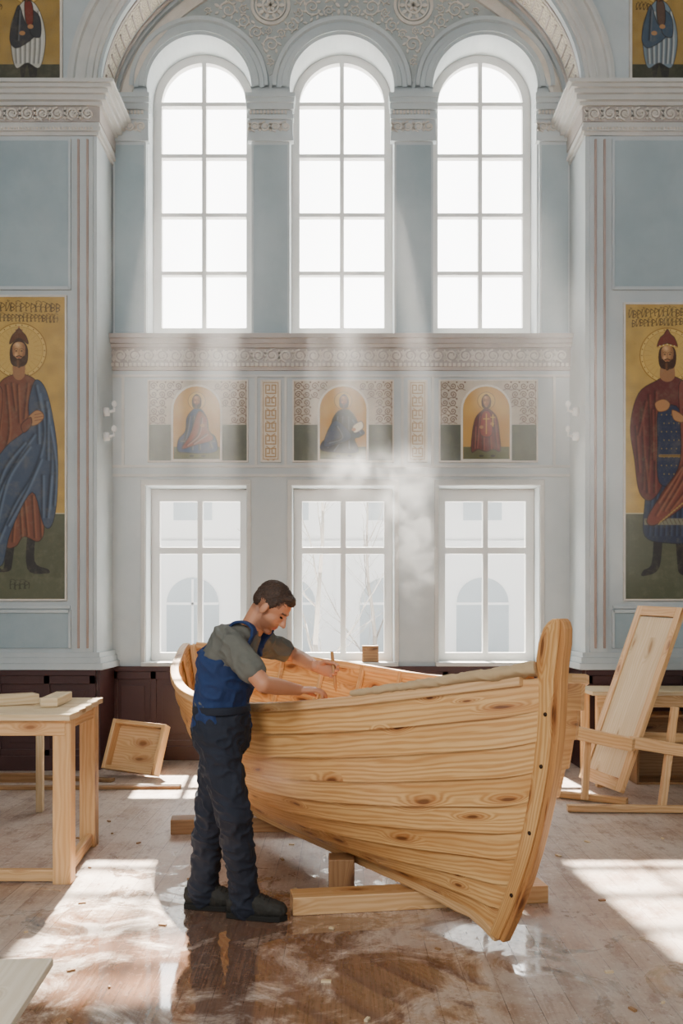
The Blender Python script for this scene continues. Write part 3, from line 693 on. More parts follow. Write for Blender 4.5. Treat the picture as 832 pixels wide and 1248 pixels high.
# ------------------------------------------------------------ boat
S0=Vector((-1.17,7.0,0)); B0=Vector((.86,3.78,0)); AX=(B0-S0); BL=AX.length; AX.normalize(); NR=Vector((-AX.y,AX.x,0))
if NR.x<0: NR=-NR
def interp(tab,s):
    s=max(0,min(1,s))
    n=len(tab)
    for i in range(n-1):
        if s<=tab[i+1][0]:
            a,b=tab[i],tab[i+1]; p0=tab[max(i-1,0)]; p3=tab[min(i+2,n-1)]
            t=(s-a[0])/(b[0]-a[0]); m0=(b[1]-p0[1])/(b[0]-p0[0]+1e-9)*(b[0]-a[0]); m1=(p3[1]-a[1])/(p3[0]-a[0]+1e-9)*(b[0]-a[0])
            return (2*t**3-3*t*t+1)*a[1]+(t**3-2*t*t+t)*m0+(-2*t**3+3*t*t)*b[1]+(t**3-t*t)*m1
    return tab[-1][1]
HBN=[(0,.03),(.05,.15),(.1,.25),(.2,.44),(.3,.58),(.4,.68),(.5,.715),(.6,.70),(.7,.615),(.8,.48),(.9,.285),(1,.02)]
HBF=[(0,.03),(.05,.15),(.1,.26),(.2,.45),(.3,.58),(.4,.67),(.5,.72),(.6,.76),(.7,.77),(.8,.74),(.9,.60),(.96,.38),(1,.02)]
ZG=[(0,1.235),(.15,1.13),(.3,1.05),(.5,.99),(.65,1.01),(.8,1.08),(.9,1.145),(1,1.215)]
ZK=[(0,.34),(.1,.24),(.3,.17),(.6,.15),(.8,.14),(.92,.11),(1,.05)]
def hull(s,t,sd,off=0.0):
    hb=interp(HBN if sd<0 else HBF,s); zg=interp(ZG,s)+(.095*math.sin(pi*min(1,s*1.15))*(1 if s<.87 else 0) if sd>0 else 0); zk=interp(ZK,s); m=max(0,math.sin(pi*s))**.6
    th=t*pi/2; ex=.9 if sd<0 else .66
    w=m*(.65*math.sin(th)+.35*t)+(1-m)*(t**ex); zn=m*(.5*(1-math.cos(th))+.5*t)+(1-m)*t
    bow=max(0,(s-.7)/.3)**2; ste=max(0,(.25-s)/.25)**2
    a=s*BL-((1-zn)**2.0)*.33*bow+(1-zn)*.03*bow+(1-zn)*.35*ste
    o=hb*w+off
    return S0+AX*a+NR*sd*o+Vector((0,0,zk+(zg-zk)*zn-off*.5))
NS=56; NK=9
boat=empty('rowing_boat',(-.1,5.2,0),'unfinished pine clinker-built rowing boat resting on timber beams','boat')
g=G()
for sd in (-1,1):
    for k in range(NK):
        t0=k/NK; t1=(k+1)/NK; uo=random.random()*20; vo=random.random()*20; rows=[]
        for i in range(NS+1):
            s=i/NS; e=1 if s<.96 else max(.15,(1-s)/.04)
            rows.append((s,[hull(s,t0,sd,.021*e),hull(s,(t0*2+t1)/3,sd,.013*e),hull(s,(t0+2*t1)/3,sd,.007*e),hull(s,t1+.004,sd,.0),hull(s,t1,sd,-.016),hull(s,t0,sd,-.010)]))
        vv=[0,.05,.1,.15,.17,.32]
        for i in range(NS):
            a,b=rows[i],rows[i+1]
            for j in range(6):
                j2=(j+1)%6
                u=lambda r,q:(r[0]*BL+uo,vo+(vv[q] if q or j!=5 else .34))
                P4=[a[1][j],b[1][j],b[1][j2],a[1][j2]]; U=[u(a,j),u(b,j),u(b,j2),u(a,j2)]
                if sd>0: P4.reverse();U.reverse()
                g.face(P4,0,U,sm=False)
mk('hull',g,M['boat'],parent=boat,recalc=False,label='lapped pine planks with dark knots')
def sweepboard(pin,pout,th,mat,name,label=None,bev=.008):
    g=G(); n=len(pin); uo=random.random()*9; rows=[]; ul=0
    for i in range(n):
        if i: ul+=(pin[i]-pin[i-1]).length
        rows.append((ul,[pin[i]-NR*th/2,pout[i]-NR*th/2,pout[i]+NR*th/2,pin[i]+NR*th/2]))
    vv=[0,.13,.2,.33,.4]
    for i in range(n-1):
        for j in range(4):
            j2=(j+1)%4
            g.face([rows[i][1][j],rows[i][1][j2],rows[i+1][1][j2],rows[i+1][1][j]],0,[(rows[i][0]+uo,vv[j]),(rows[i][0]+uo,vv[j+1]),(rows[i+1][0]+uo,vv[j+1]),(rows[i+1][0]+uo,vv[j])])
    g.face(rows[0][1][::-1],0,[(0,0),(.1,0),(.1,.1),(0,.1)]); g.face(rows[-1][1],0,[(0,0),(.1,0),(.1,.1),(0,.1)])
    bmesh.ops.remove_doubles(g.bm,verts=g.bm.verts,dist=1e-6)
    return mk(name,g,mat,parent=boat,bevel=bev,label=label)
def cl(s,t):
    p=hull(s,t,1 if s>.9 else -1,0); return p-NR*(p-S0).dot(NR)
pin=[];pout=[];pm=[]
for i in range(17):
    t=i/16; p=cl(1,t); pin.append(p-AX*.03); pout.append(p+AX*(.03+.03*t)+Vector((0,0,-.01*(1-t)))); pm.append(p+AX*(.055+.045*t)+Vector((0,0,-.015*(1-t))))
p=cl(1,1)
tops=((.08,-.045,.065,.10),(.15,-.04,.07,.104),(.21,-.02,.07,.099),(.237,.005,.065,.086),(.252,.03,.056,.068))
for zi,ai,am,ao in tops:
    q=p+Vector((0,0,zi))+AX*zi*.12; pin.append(q+AX*ai); pout.append(q+AX*am); pm.append(q+AX*ao)
sweepboard(pin,pout,.064,M['boat'],'stem_post','pale pine stem post with rounded head')
sweepboard([a+AX*.001 for a in pout],pm,.046,M['stem'],'stem_facing','reddish pine facing strip')
iron=plain('dark_iron','#3a2a20',.5,.6)
for i in (3,7,11,14):
    c_=(pin[i]+pout[i])/2+AX*.012-NR*.032; g=G(); g.tube([c_+NR*.002,c_-NR*.004,c_-NR*.006],[.009,.009,.005],12,mi=0); mk('bolt',g,iron,parent=boat)
pin=[];pout=[]
for i in range(25):
    s=i/24; p=cl(s,0); pin.append(p+Vector((0,0,.02))); pout.append(p-Vector((0,0,.045 if s<.9 else .03)))
sweepboard(pin,pout,.05,M['pine'],'keel')
pin=[];pout=[]
for i in range(9):
    p=cl(0,i/8); pin.append(p+AX*.04); pout.append(p-AX*.05)
sweepboard(pin,pout,.055,M['pine'],'stern_post')
for sd in (-1,1):
    g=G(); rows=[]
    for i in range(49):
        s=.012+i/48*.97; p=hull(s,1,sd,0); wi=.035+.03*max(0,(s-.55)/.45) 
        q=NR*sd
        rows.append([p+q*.024+Vector((0,0,-.02)),p+q*.024+Vector((0,0,.022)),p-q*wi+Vector((0,0,.026)),p-q*wi+Vector((0,0,-.02))])
    uo=random.random()*9
    for i in range(48):
        for j in range(4):
            j2=(j+1)%4; g.face([rows[i][j],rows[i][j2],rows[i+1][j2],rows[i+1][j]],0,[(i*.08+uo,j*.06),(i*.08+uo,j*.06+.06),(i*.08+.08+uo,j*.06+.06),(i*.08+.08+uo,j*.06)])
    g.face(rows[0]); g.face(rows[-1])
    bmesh.ops.remove_doubles(g.bm,verts=g.bm.verts,dist=1e-6)
    mk('gunwale',g,M['pine'],parent=boat,bevel=.004)
for k in range(9):
    s=.1+k*.095
    g=G()
    for sd in (-1,1):
        pts=[hull(s,t/12,sd,-.028) for t in range(13)]; 
        for i in range(12): g.beam(pts[i],pts[i+1]+(pts[i+1]-pts[i])*.05,.03,.022,up=NR*sd+Vector((0,0,.6)))
    mk('rib',g,M['pine'],parent=boat)
for s in (.3,.62):
    g=G(); z=interp(ZG,s)-.2; t=.82; a=hull(s,t,-1,-.03); b=hull(s,t,1,-.03); a.z=b.z=z
    g.beam(a,b,.2,.028); mk('thwart',g,M['pine'],parent=boat,bevel=.004)
for off in (-.15,-.05,.05,.15):
    g=G(); a=S0+AX*(.3*BL)+NR*off; b=S0+AX*(.66*BL)+NR*off; a.z=b.z=.38; g.beam(a,b,.09,.02); mk('floor_board',g,M['pine'],parent=boat)
g=G(); g.beam((-.25,4.50,.045),(1.05,4.70,.045),.15,.09); mk('support_beam',g,M['pine'],label='thick pine beam lying on the floor under the bow',cat='timber beam',bevel=.006,group='beams under the boat')
g=G(); g.beam((-1.15,6.1,.05),(.15,6.25,.05),.15,.10); mk('support_beam',g,M['oak'],label='thick brown beam lying on the floor under the stern',cat='timber beam',bevel=.006,group='beams under the boat')
g=G(); g.bb(-.07,.07,4.85,5.0,0,.16); mk('support_block',g,M['oak'],label='upright pine block wedged under the hull',cat='wood block',bevel=.006)
# ------------------------------------------------------------ furniture
def wood_obj(name,mat,lst,label,cat,parent=None,bevel=.005,**k):
    g=G()
    for it in lst:
        if it[0]=='b': g.bb(*it[1:])
        else: g.beam(*it[1:])
    return mk(name,g,mat,parent=parent,label=label,cat=cat,bevel=bevel,**k)
wb=empty('workbench',(-2.15,5.4,0),'light pine workbench with square legs and floor stretchers','workbench')
g=G(); tz=.935
for i in range(5):
    y0=4.90+i*.192; g.bb(-2.85,-1.475-.018*i,y0,y0+.188,tz-.035,tz)
mk('table_top',g,M['pale'],parent=wb,bevel=.003)
wood_obj('apron',M['pine'],[('b',-2.8,-1.51,4.93,4.96,tz-.12,tz-.035)],None,None,wb); wood_obj('apron',M['pine'],[('b',-2.8,-1.6,5.78,5.81,tz-.12,tz-.035)],None,None,wb); wood_obj('apron',M['pine'],[('b',-1.60,-1.57,4.96,5.78,tz-.12,tz-.035)],None,None,wb)
for x_,y_ in ((-1.53,4.98),(-1.61,5.76),(-2.76,4.98),(-2.76,5.76)):
    wood_obj('leg',M['pine'],[('b',x_-.05,x_+.05,y_-.045,y_+.045,0,tz-.035)],None,None,wb)
wood_obj('stretcher',M['pine'],[('b',-2.71,-1.58,4.96,5.0,.01,.075)],None,None,wb); wood_obj('stretcher',M['pine'],[('t',(-1.54,5.02,.05),(-1.6,5.72,.05),.045,.07)],None,None,wb)
wood_obj('wood_block',M['pale'],[('t',(-2.35,5.15,tz+.032),(-1.86,5.5,tz+.032),.13,.06)],'short pale plank offcut lying on the workbench','wood block',group='offcuts on the workbench')
wood_obj('wood_block',M['pale'],[('t',(-1.70,5.25,tz+.03),(-1.74,5.66,tz+.03),.10,.055)],'short pale plank offcut lying on the workbench','wood block',group='offcuts on the workbench')
tr=empty('trestle',(-2.6,6.9,0),'thin pale wooden trestle standing near the dark wainscot','trestle')
wood_obj('post',M['pale'],[('b',-2.27,-2.22,6.7,6.75,0,.72)],None,None,tr); wood_obj('post',M['pale'],[('b',-3.2,-3.15,6.7,6.75,0,.72)],None,None,tr)
wood_obj('rail',M['oak'],[('b',-3.4,-2.0,6.68,6.77,.72,.77)],None,None,tr); wood_obj('rail',M['oak'],[('b',-3.15,-2.27,6.705,6.745,.22,.29)],None,None,tr)
wood_obj('long_batten',M['oak'],[('t',(-3.4,7.55,.015),(-1.35,7.6,.015),.07,.03)],'long thin batten lying on the floorboards','timber',group='battens on the floor')
wood_obj('long_batten',M['oak'],[('t',(-3.3,8.15,.015),(-2.0,7.9,.015),.09,.03)],'long thin batten lying on the floorboards','timber',group='battens on the floor')
def crate(name,c,R,w,h,d,mat,label,t=.022):
    e=empty(name,c,label,'crate'); c=Vector(c)
    def P_(n,cc,sz): 
        g=G(); g.box(c+R@Vector(cc),sz,R); mk(n,g,mat,parent=e,bevel=.004)
    P_('side_panel',(-w/2+t/2,0,h/2),(t,d,h)); P_('side_panel',(w/2-t/2,0,h/2),(t,d,h)); P_('bottom_panel',(0,0,t/2),(w-2*t,d,t)); P_('top_panel',(0,0,h-t/2),(w-2*t,d,t)); P_('back_panel',(0,d/2-.006,h/2),(w-2*t,.012,h-2*t))
R=Matrix.Rotation(math.radians(-16),3,'Z')@Matrix.Rotation(math.radians(-20),3,'X')@Matrix.Rotation(math.radians(4),3,'Y')
crate('open_crate',(XX(160,8.2),8.15,.038),R,.54,.46,.11,M['pine'],'shallow open plywood crate tilted against the wainscot',.035)
wb2=empty('workbench',(3.0,7.9,0),'low wooden workbench beside the dark wainscot','workbench')
g=G()
for i in range(3): g.bb(2.12,3.9,7.62+i*.2,7.815+i*.2,.78,.815)
mk('table_top',g,M['pale'],parent=wb2,bevel=.003)
for x_ in (2.2,3.3,3.8):
    for y_ in (7.68,8.16): wood_obj('leg',M['pine'],[('b',x_-.035,x_+.035,y_-.035,y_+.035,0,.78)],None,None,wb2)
wood_obj('apron',M['pine'],[('b',2.16,3.85,7.63,7.65,.68,.78)],None,None,wb2)
crate('storage_crate',(2.85,7.92,.0),Matrix.Identity(3),.62,.6,.3,M['oak'],'brown wooden crate standing under the workbench')
sh=empty('sawhorse',(2.3,6.8,0),'pine sawhorse frame with long rails and splayed legs','sawhorse')
wood_obj('rail',M['pine'],[('t',W(702,893,7.1),W(772,908,6.75),.05,.1)],None,None,sh)
wood_obj('rail',M['pine'],[('t',W(768,905,6.75)+Vector((0,.04,0)),W(850,918,6.7)+Vector((0,.04,0)),.05,.09)],None,None,sh)
wood_obj('leg',M['pine'],[('t',W(806,985,6.72),W(822,862,6.85),.05,.06,(0,1,0))],None,None,sh)
wood_obj('leg',M['pine'],[('t',W(712,975,7.05),W(716,893,7.12),.05,.05,(0,1,0))],None,None,sh)
wood_obj('foot_rail',M['pine'],[('t',(1.68,6.72,.03),(2.6,6.68,.03),.06,.05)],None,None,sh)
wood_obj('foot_rail',M['pine'],[('t',(1.72,7.25,.03),(2.2,6.95,.03),.06,.05)],None,None,sh)
wood_obj('rail',M['pine'],[('t',W(775,897,7.35),W(850,900,7.35),.05,.07)],None,None,sh)
bn=Vector((2.125,6.84,.115)); wv=Vector((-.17,.5,0)); uv_=Vector((.52,.12,1.40))
lp=empty('door_panel',bn,'tall unpainted pine door leaf leaning on the sawhorse','door leaf')
un=uv_.normalized(); wn=(wv-un*wv.dot(un)).normalized(); nn=un.cross(wn); R=Matrix((wn,nn,un)).transposed()
Wd=.56; Hh=1.5; cc=bn+wn*Wd/2+un*Hh/2
for nm_,c_,sz,m_ in (('stile',(-Wd/2+.035,0,0),(.07,.04,Hh),'pine'),('stile',(Wd/2-.035,0,0),(.07,.04,Hh),'pine'),('crosspiece',(0,0,Hh/2-.04),(Wd-.14,.04,.08),'pine'),('crosspiece',(0,0,-Hh/2+.05),(Wd-.14,.04,.1),'pine'),('panel',(0,0,0),(Wd-.14,.02,Hh-.18),'pale')):
    g=G(); g.box(cc+R@Vector(c_),sz,R); mk(nm_,g,M[m_],parent=lp,bevel=.004)
wood_obj('wood_block',M['oak'],[('b',XX(441,9.15),XX(461,9.15),9.1,9.2,LZ0+.004,LZ0+.17)],'small square wood block on the window sill','wood block')
ft=empty('low_table',(-1.05,2.3,0),'low table with a pale worn wooden top','table')
g=G(); R=Matrix.Rotation(math.radians(4),3,'Z'); g.box((-1.19,2.25,.448),(.72,.86,.028),R); mk('table_top',g,wood('worn_board','#e6d9c4','#d3c1a6','#a98962',.45,True,.8),parent=ft,bevel=.008)
for x_,y_ in ((-.98,2.52),(-1.45,2.52),(-.98,1.95),(-1.45,1.95)): wood_obj('leg',M['pine'],[('b',x_-.03,x_+.03,y_-.03,y_+.03,0,.434)],None,None,ft)
for i in range(48):
    x_=random.uniform(-1.9,2.2); y_=random.uniform(3.1,6.5)
    g=G(); a=random.uniform(0,pi); l=random.uniform(.015,.04); g.box((x_,y_,.004),(l,l*.45,.008),Matrix.Rotation(a,3,'Z'))
    mk('wood_chip',g,M['oak' if i%2 else 'pale'],label='small wood chip lying on the floor',cat='wood chip',group='wood chips on the floor')
# ------------------------------------------------------------ person
skinN=NT('skin'); a=skinN.n('Attribute',{'attribute_name':'Col'}).outputs['Color']; skinN.set(skinN.b,'Base Color',a); skinN.set(skinN.b,'Roughness',.5)
skinN.set(skinN.b,'Subsurface Weight',.08); skinN.set(skinN.b,'Subsurface Radius',(.02,.008,.004)); skinN.bump(skinN.noise(skinN.pos(),150,3),.08,.001)
M['skin']=skinN.m
hn=NT('hair_brown'); pp=hn.pos(); st_=hn.noise(hn.vscale(pp,(60,200,330)),1,4,.7); hn.set(hn.b,'Base Color',hn.mix(hn.ramp(st_,.35,.7),lin('#22150e'),lin('#523725'))); hn.set(hn.b,'Roughness',.55); hn.bump(st_,.8,.004); M['hair']=hn.m
M['shirt']=plain('grey_jersey','#66665f',.9,var=.12,sc=30,bump=.3)
M['bib']=plain('blue_workwear','#1b3464',.85,var=.22,sc=14,bump=.3)
M['trous']=plain('navy_workwear','#1c2333',.85,var=.25,sc=10,bump=.3)
M['shoe']=plain('dark_shoe','#2c2b26',.75,var=.3,sc=30,bump=.4)
M['sole']=plain('shoe_sole','#12110d',.8)
M['eye']=plain('eye_dark','#1a100b',.2,bump=0)
M['canvas']=plain('tan_canvas','#bda27b',.85,var=.1,sc=16,bump=.3)
def remesh(g,vox,sm=4,disp=0,ds=8,seed=0,zs=.6,pos=False,ridge=.5):
    me=mesh_from(g); ob=bpy.data.objects.new('r',me); COL.objects.link(ob)
    m=ob.modifiers.new('r','REMESH'); m.mode='VOXEL'; m.voxel_size=vox
    if sm:
        q=ob.modifiers.new('s','SMOOTH'); q.factor=.5; q.iterations=sm
    bpy.context.view_layer.update(); out=evalmesh(ob)
    if disp:
        nr=[v.normal.copy() for v in out.vertices]
        for v,n_ in zip(out.vertices,nr):
            p=v.co*ds+Vector((seed,0,0)); q=Vector((p.x+.5*p.z*zs,p.y-.3*p.z*zs,p.z*zs)); a=noise.noise(q*.6); b_=noise.noise(q*1.3+Vector((9,3,1))); r=(1-min(1,abs(b_)*3.2))
            dd=.5*a+ridge*r-.2
            v.co+=n_*disp*(max(0,dd+.3) if pos else dd)
    for p in out.polygons: p.use_smooth=True
    return out
pel=W(270,888,4.42); wai=W(270,852,4.42); che=W(277,808,4.42); uch=W(290,780,4.41); nkb=W(303,768,4.41)
hc=W(331,740,4.385)
Rs=W(284,789,4.26); Re=W(321,834,4.13); Rw=W(364,841,4.31)
Ls=W(320,783,4.58); Le=W(361,800,4.72); Lw=W(384,812,4.50)
Rh=W(263,893,4.34); Rk=W(284,990,4.29); Ra=W(299,1090,4.41)
Lh=W(273,893,4.50); Lk=W(257,990,4.5); La=W(247,1076,4.55)
sax=(Ls-Rs).normalized(); hax=Vector((.1,1,0)).normalized()
hf=Vector((.78,-.22,-.78)).normalized(); hu=(Vector((.05,.0,1))-hf*Vector((.05,0,1)).dot(hf)).normalized(); hr=hf.cross(hu).normalized()
HR=Matrix((hf,hr,hu)).transposed(); HS=.98
def hp(f,r,u): return hc+(HR@Vector((f,r,u)))*HS
def headparts(g):
    g.ell(hp(-.012,0,.03),(.097*HS,.077*HS,.088*HS),HR); g.ell(hp(.03,0,-.03),(.060,.058,.082),HR); g.ell(hp(.02,0,-.065),(.058,.050,.046),HR)
    g.ell(hp(.062,0,-.098),(.026,.026,.020),HR); g.caps([hp(.086,0,.012),hp(.110,0,-.026)],[.007,.0115]); g.ell(hp(.098,.010,-.030),(.009,.008,.007),HR); g.ell(hp(.098,-.010,-.030),(.009,.008,.007),HR)
    g.ell(hp(.074,0,.026),(.017,.046,.009),HR); g.ell(hp(.082,0,-.056),(.013,.022,.005),HR); g.ell(hp(.080,0,-.068),(.013,.020,.006),HR)
    for q in (-1,1): g.ell(hp(-.005,q*.078,-.012),(.020,.009,.032),HR@Matrix.Rotation(.2*q,3,'Z')); g.ell(hp(.052,q*.038,-.026),(.020,.018,.018),HR)
def hand(g,w,d,n,sd,curl,spread=.0,L=1.0,thumb=(.55,.6,.45)):
    d=Vector(d).normalized(); n=Vector(n); n=(n-d*n.dot(d)).normalized(); l=d.cross(n).normalized()*sd
    g.tube([w-d*.02,w+d*.02,w+d*.055,w+d*.088],[(.018,.027),(.017,.034),(.016,.041),(.012,.040)],14,side=n)
    for i,(o,ln) in enumerate(((.031,.072),(.0105,.080),(-.0105,.074),(-.03,.058))):
        b=w+d*(.083-.004*abs(i-1))+l*o; a=curl[i]*.5; pts=[b]; dd=(d+l*o*spread*8).normalized()
        for k,fr in enumerate((.45,.3,.25)):
            v=dd*math.cos(a)+n*math.sin(a); pts.append(pts[-1]+v*ln*fr*L); a+=curl[i]
        g.caps([b-dd*.02]+pts,[.0095,.0095,.0088,.008,.0068])
    b=w+d*.022+l*.026; v=(d*thumb[0]+l*thumb[1]+n*thumb[2]).normalized(); v2=(d*.85+n*.35+l*.05).normalized()
    g.caps([b-l*.01,b+v*.038,b+v*.038+v2*.03,b+v*.038+v2*.052],[.014,.0115,.0098,.0078])
g=G(); headparts(g)
g.caps([hp(-.03,0,-.05),nkb-Vector((0,0,.02))],[.054,.060])
g.tube([pel-Vector((0,0,.06)),pel,wai,che,uch,nkb-Vector((0,0,.01))],[(.14,.1),(.155,.115),(.135,.105),(.155,.12),(.165,.1),(.06,.055)],20,side=sax)
g.caps([Rs,Re],[.052,.040]); g.caps([Re,Re.lerp(Rw,.35),Rw],[.040,.041,.027]); g.caps([uch,Rs],[.06,.055])
g.caps([Ls,Le],[.052,.040]); g.caps([Le,Le.lerp(Lw,.35),Lw],[.040,.040,.027]); g.caps([uch,Ls],[.06,.055])
g.caps([Rh,Rk,Ra],[.085,.055,.038]); g.caps([Lh,Lk,La],[.085,.055,.038])
rhd=(Vector((1,.22,.0))); hand(g,Rw,rhd,(.1,.1,-1),1,(.5,.55,.6,.65),.4)
lhd=Vector((1,-.12,-.20)).normalized(); ln_=Vector((-.1,-1,-.1)); hand(g,Lw,lhd,ln_,-1,(.80,.9,.95,1.0),.1,thumb=(.7,.30,.55))
me=remesh(g,.0045,2)
ca=me.color_attributes.new('Col','FLOAT_COLOR','POINT'); base_c=Vector(lin('#bd8261')[:3]); beard=Vector(lin('#5e3b2b')[:3]); lip=Vector(lin('#a2594a')[:3])
for i,v in enumerate(me.vertices):
    q=HR.transposed()@(v.co-hc)/HS; c=base_c.copy()
    if q.length<.16:
        k=max(0,min(1,(-.035-q.z)/.02))*max(0,min(1,(q.x+.01)/.02))
        if -.05<q.z<-.035 and abs(q.y)<.03 and q.x>.07: k=max(k,.6)
        if q.z<-.115: k*=.3
        k=max(k,.9*max(0,min(1,(.0-q.x)/.02))*max(0,min(1,(q.z+.07)/.02)) if abs(q.y)<.0795 else 0)
        if q.z>.03 and q.x<.05: k=1.2
        c=c.lerp(beard,min(.6*k,.8))
        if -.075<q.z<-.052 and abs(q.y)<.022 and q.x>.08: c=lip.copy()
        if .020<q.z<.030 and .014<abs(q.y)<.046 and q.x>.07: c=beard*.8
    ca.data[i].color=(c.x,c.y,c.z,1)
person=mk('person',me,M['skin'],label='bearded man in blue bib overalls leaning over the boat',cat='person')
for q in (-1,1):
    g=G(); g.ell(hp(.080,q*.03,.004),(.009,.013,.0045),HR); mk('eye',g,M['eye'],parent=person)
g=G(); g.ell(hp(-.020,0,.046),(.091,.077,.078),HR); g.ell(hp(.026,0,.090),(.052,.052,.024),HR@Matrix.Rotation(.2,3,'Y')); g.ell(hp(.046,.012,.099),(.026,.034,.014),HR@Matrix.Rotation(-.2,3,'Y')); g.ell(hp(-.060,0,.010),(.046,.066,.057),HR)
for q in (-1,1): g.ell(hp(-.002,q*.066,.032),(.032,.013,.032),HR)
me=remesh(g,.0035,1,.006,85,0,.8,True,.8); mk('hair',me,M['hair'],parent=person,label='short brown hair')
g=G()
g.tube([wai-Vector((0,0,.05)),wai,che,uch,nkb-Vector((.005,0,.012)),nkb+Vector((.006,0,.012))],[(.155,.118),(.15,.118),(.17,.133),(.178,.115),(.09,.078),(.068,.064)],24,side=sax)
g.caps([uch,Rs,Rs.lerp(Re,.30),Rs.lerp(Re,.60)],[.075,.070,.066,.062]); g.caps([uch,Ls,Ls.lerp(Le,.3),Ls.lerp(Le,.55)],[.075,.070,.065,.060])
me=remesh(g,.006,2,.019,12,0,1.0); mk('t_shirt',me,M['shirt'],parent=person,label='grey short-sleeved T-shirt')
g=G()
fwd=sax.cross(Vector((0,0,1)))
if fwd.x<0: fwd=-fwd
g.tube([pel-Vector((0,0,.0)),wai,che-Vector((0,0,.03)),che+Vector((.0,0,.01)),che+Vector((.006,0,.03))],[(.176,.138),(.162,.128),(.178,.143),(.181,.143),(.165,.128)],24,side=sax)
g.tube([che+fwd*.1-Vector((0,0,.05)),che+fwd*.105+Vector((0,0,.03)),che+fwd*.115+Vector((0,0,.09))],[(.11,.05),(.10,.045),(.085,.035)],16,side=sax)
g.tube([che-fwd*.09-Vector((0,0,.05)),che-fwd*.085+Vector((0,0,.03)),che-fwd*.075+Vector((0,0,.075))],[(.10,.05),(.09,.05),(.05,.04)],16,side=sax)
me=remesh(g,.006,2,.019,11,4,1.0); mk('overall_bib',me,M['bib'],parent=person,label='blue bib of the overalls')
for (sh_,sd) in ((Rs,1),(Ls,-1)):
    m=sh_.lerp(nkb,.42); g=G()
    pts=[che-fwd*.125+Vector((0,0,.05))-sax*.06*sd,m-fwd*.075+Vector((0,0,.035)),m-fwd*.03+Vector((0,0,.080)),m+fwd*.03+Vector((0,0,.084)),m+fwd*.075+Vector((0,0,.045)),che+fwd*.145+Vector((0,0,.09))-sax*.07*sd,che+fwd*.15+Vector((0,0,.03))-sax*.07*sd]
    op=opn(pts,4)
    for a_,b_ in zip(op[:-1],op[1:]):
        a_=Vector(a_); b_=Vector(b_)
        if (b_-a_).length<1e-4: continue
        g.beam(a_,b_+(b_-a_)*.1,.042,.014,up=Vector((0,0,1))+fwd*.3)
    me=remesh(g,.005,2); mk('overall_strap',me,M['bib'],parent=person)
g=G(); 
c_=wai-Vector((0,0,.045)); g.tube([c_-Vector((0,0,.018)),c_+Vector((0,0,.018))],[(.176,.141),(.174,.139)],28,side=hax); mk('waistband',g,M['trous'],parent=person,bevel=.004)
g=G()
g.tube([pel+Vector((0,0,.09)),pel,pel-Vector((0,0,.08)),pel-Vector((0,0,.13))],[(.168,.131),(.178,.142),(.17,.135),(.13,.1)],22,side=hax)
g.caps([Rh,Rh.lerp(Rk,.5),Rk,Rk.lerp(Ra,.35),Rk.lerp(Ra,.85),Ra+Vector((.0,0,-.05))],[.112,.096,.082,.079,.072,.074])
g.caps([Lh,Lh.lerp(Lk,.5),Lk,Lk.lerp(La,.35),Lk.lerp(La,.85),La+Vector((0,0,-.06))],[.112,.096,.082,.079,.072,.074])
me=remesh(g,.006,2,.022,11,9,1.3); mk('trousers',me,M['trous'],parent=person,label='dark navy work trousers')
for A_,d_ in ((Ra,Vector((1,-.22,0)).normalized()),(La,Vector((1,-.15,0)).normalized())):
    fl=Vector((A_.x,A_.y,0)); g=G(); s_=Vector((-d_.y,d_.x,0))
    g.tube([fl-d_*.088+Vector((0,0,.06)),fl-d_*.04+Vector((0,0,.068)),fl+d_*.05+Vector((0,0,.068)),fl+d_*.12+Vector((0,0,.056)),fl+d_*.18+Vector((0,0,.046)),fl+d_*.205+Vector((0,0,.038))],[(.036,.04),(.046,.056),(.048,.064),(.050,.048),(.044,.038),(.026,.022)],18,side=s_)
    g.caps([fl+Vector((.01,0,.06)),fl-d_*.005+Vector((0,0,.15))],[.050,.056])
    sh_=remesh(g,.005,2,.007,30); so=mk('shoe',sh_,M['shoe'],parent=person,label='dark leather work boot')
    g=G(); outline=[(-.098,.0),(-.088,.034),(-.03,.044),(.06,.048),(.13,.051),(.185,.04),(.213,.0)]; pl=outline+[(a,-b) for a,b in outline[-2:0:-1]]
    top=[fl+d_*a+s_*b+Vector((0,0,.028)) for a,b in pl]; bot=[fl+d_*a+s_*b+Vector((0,0,.001)) for a,b in pl]
    g.face(top); g.face(bot[::-1])
    for i in range(len(pl)): j=(i+1)%len(pl); g.face([top[i],bot[i],bot[j],top[j]])
    bmesh.ops.remove_doubles(g.bm,verts=g.bm.verts,dist=1e-6); mk('sole',g,M['sole'],parent=so,bevel=.003)
    for k in range(4):
        g=G(); p=fl+d_*(.06+.022*k)+Vector((0,0,.128-.009*k)); g.tube([p-s_*.028-Vector((0,0,.008)),p+Vector((0,0,.004)),p+s_*.028-Vector((0,0,.008))],[.0035]*3,6); mk('lace',g,M['sole'],parent=so)
hp_=Lw+lhd*.100+Vector((0,-.030,0)); g=G(); g.tube([hp_+Vector((-.014,0,.095)),hp_+Vector((.004,0,-.08)),hp_+Vector((.007,0,-.105))],[.0085,.0085,.001],8)
mk('pencil',g,M['stem'],label='wooden carpenter pencil held upright in the hand',cat='pencil')
# canvas roll on gunwale
g=G(); pts=[];rad=[]
for i in range(17):
    s=.80+.193*i/16; p=hull(s,1,-1,-.004)+Vector((0,0,.034+.010*i/16)); pts.append(p); rad.append((.012+.020*(i/16)**.7,.026+.026*(i/16)**.7))
g.tube(pts,rad,18,side=(0,0,1)); me=remesh(g,.005,2,.010,14,3,1); mk('canvas_roll',me,M['canvas'],label='rolled tan canvas laid along the boat gunwale',cat='rolled cloth')
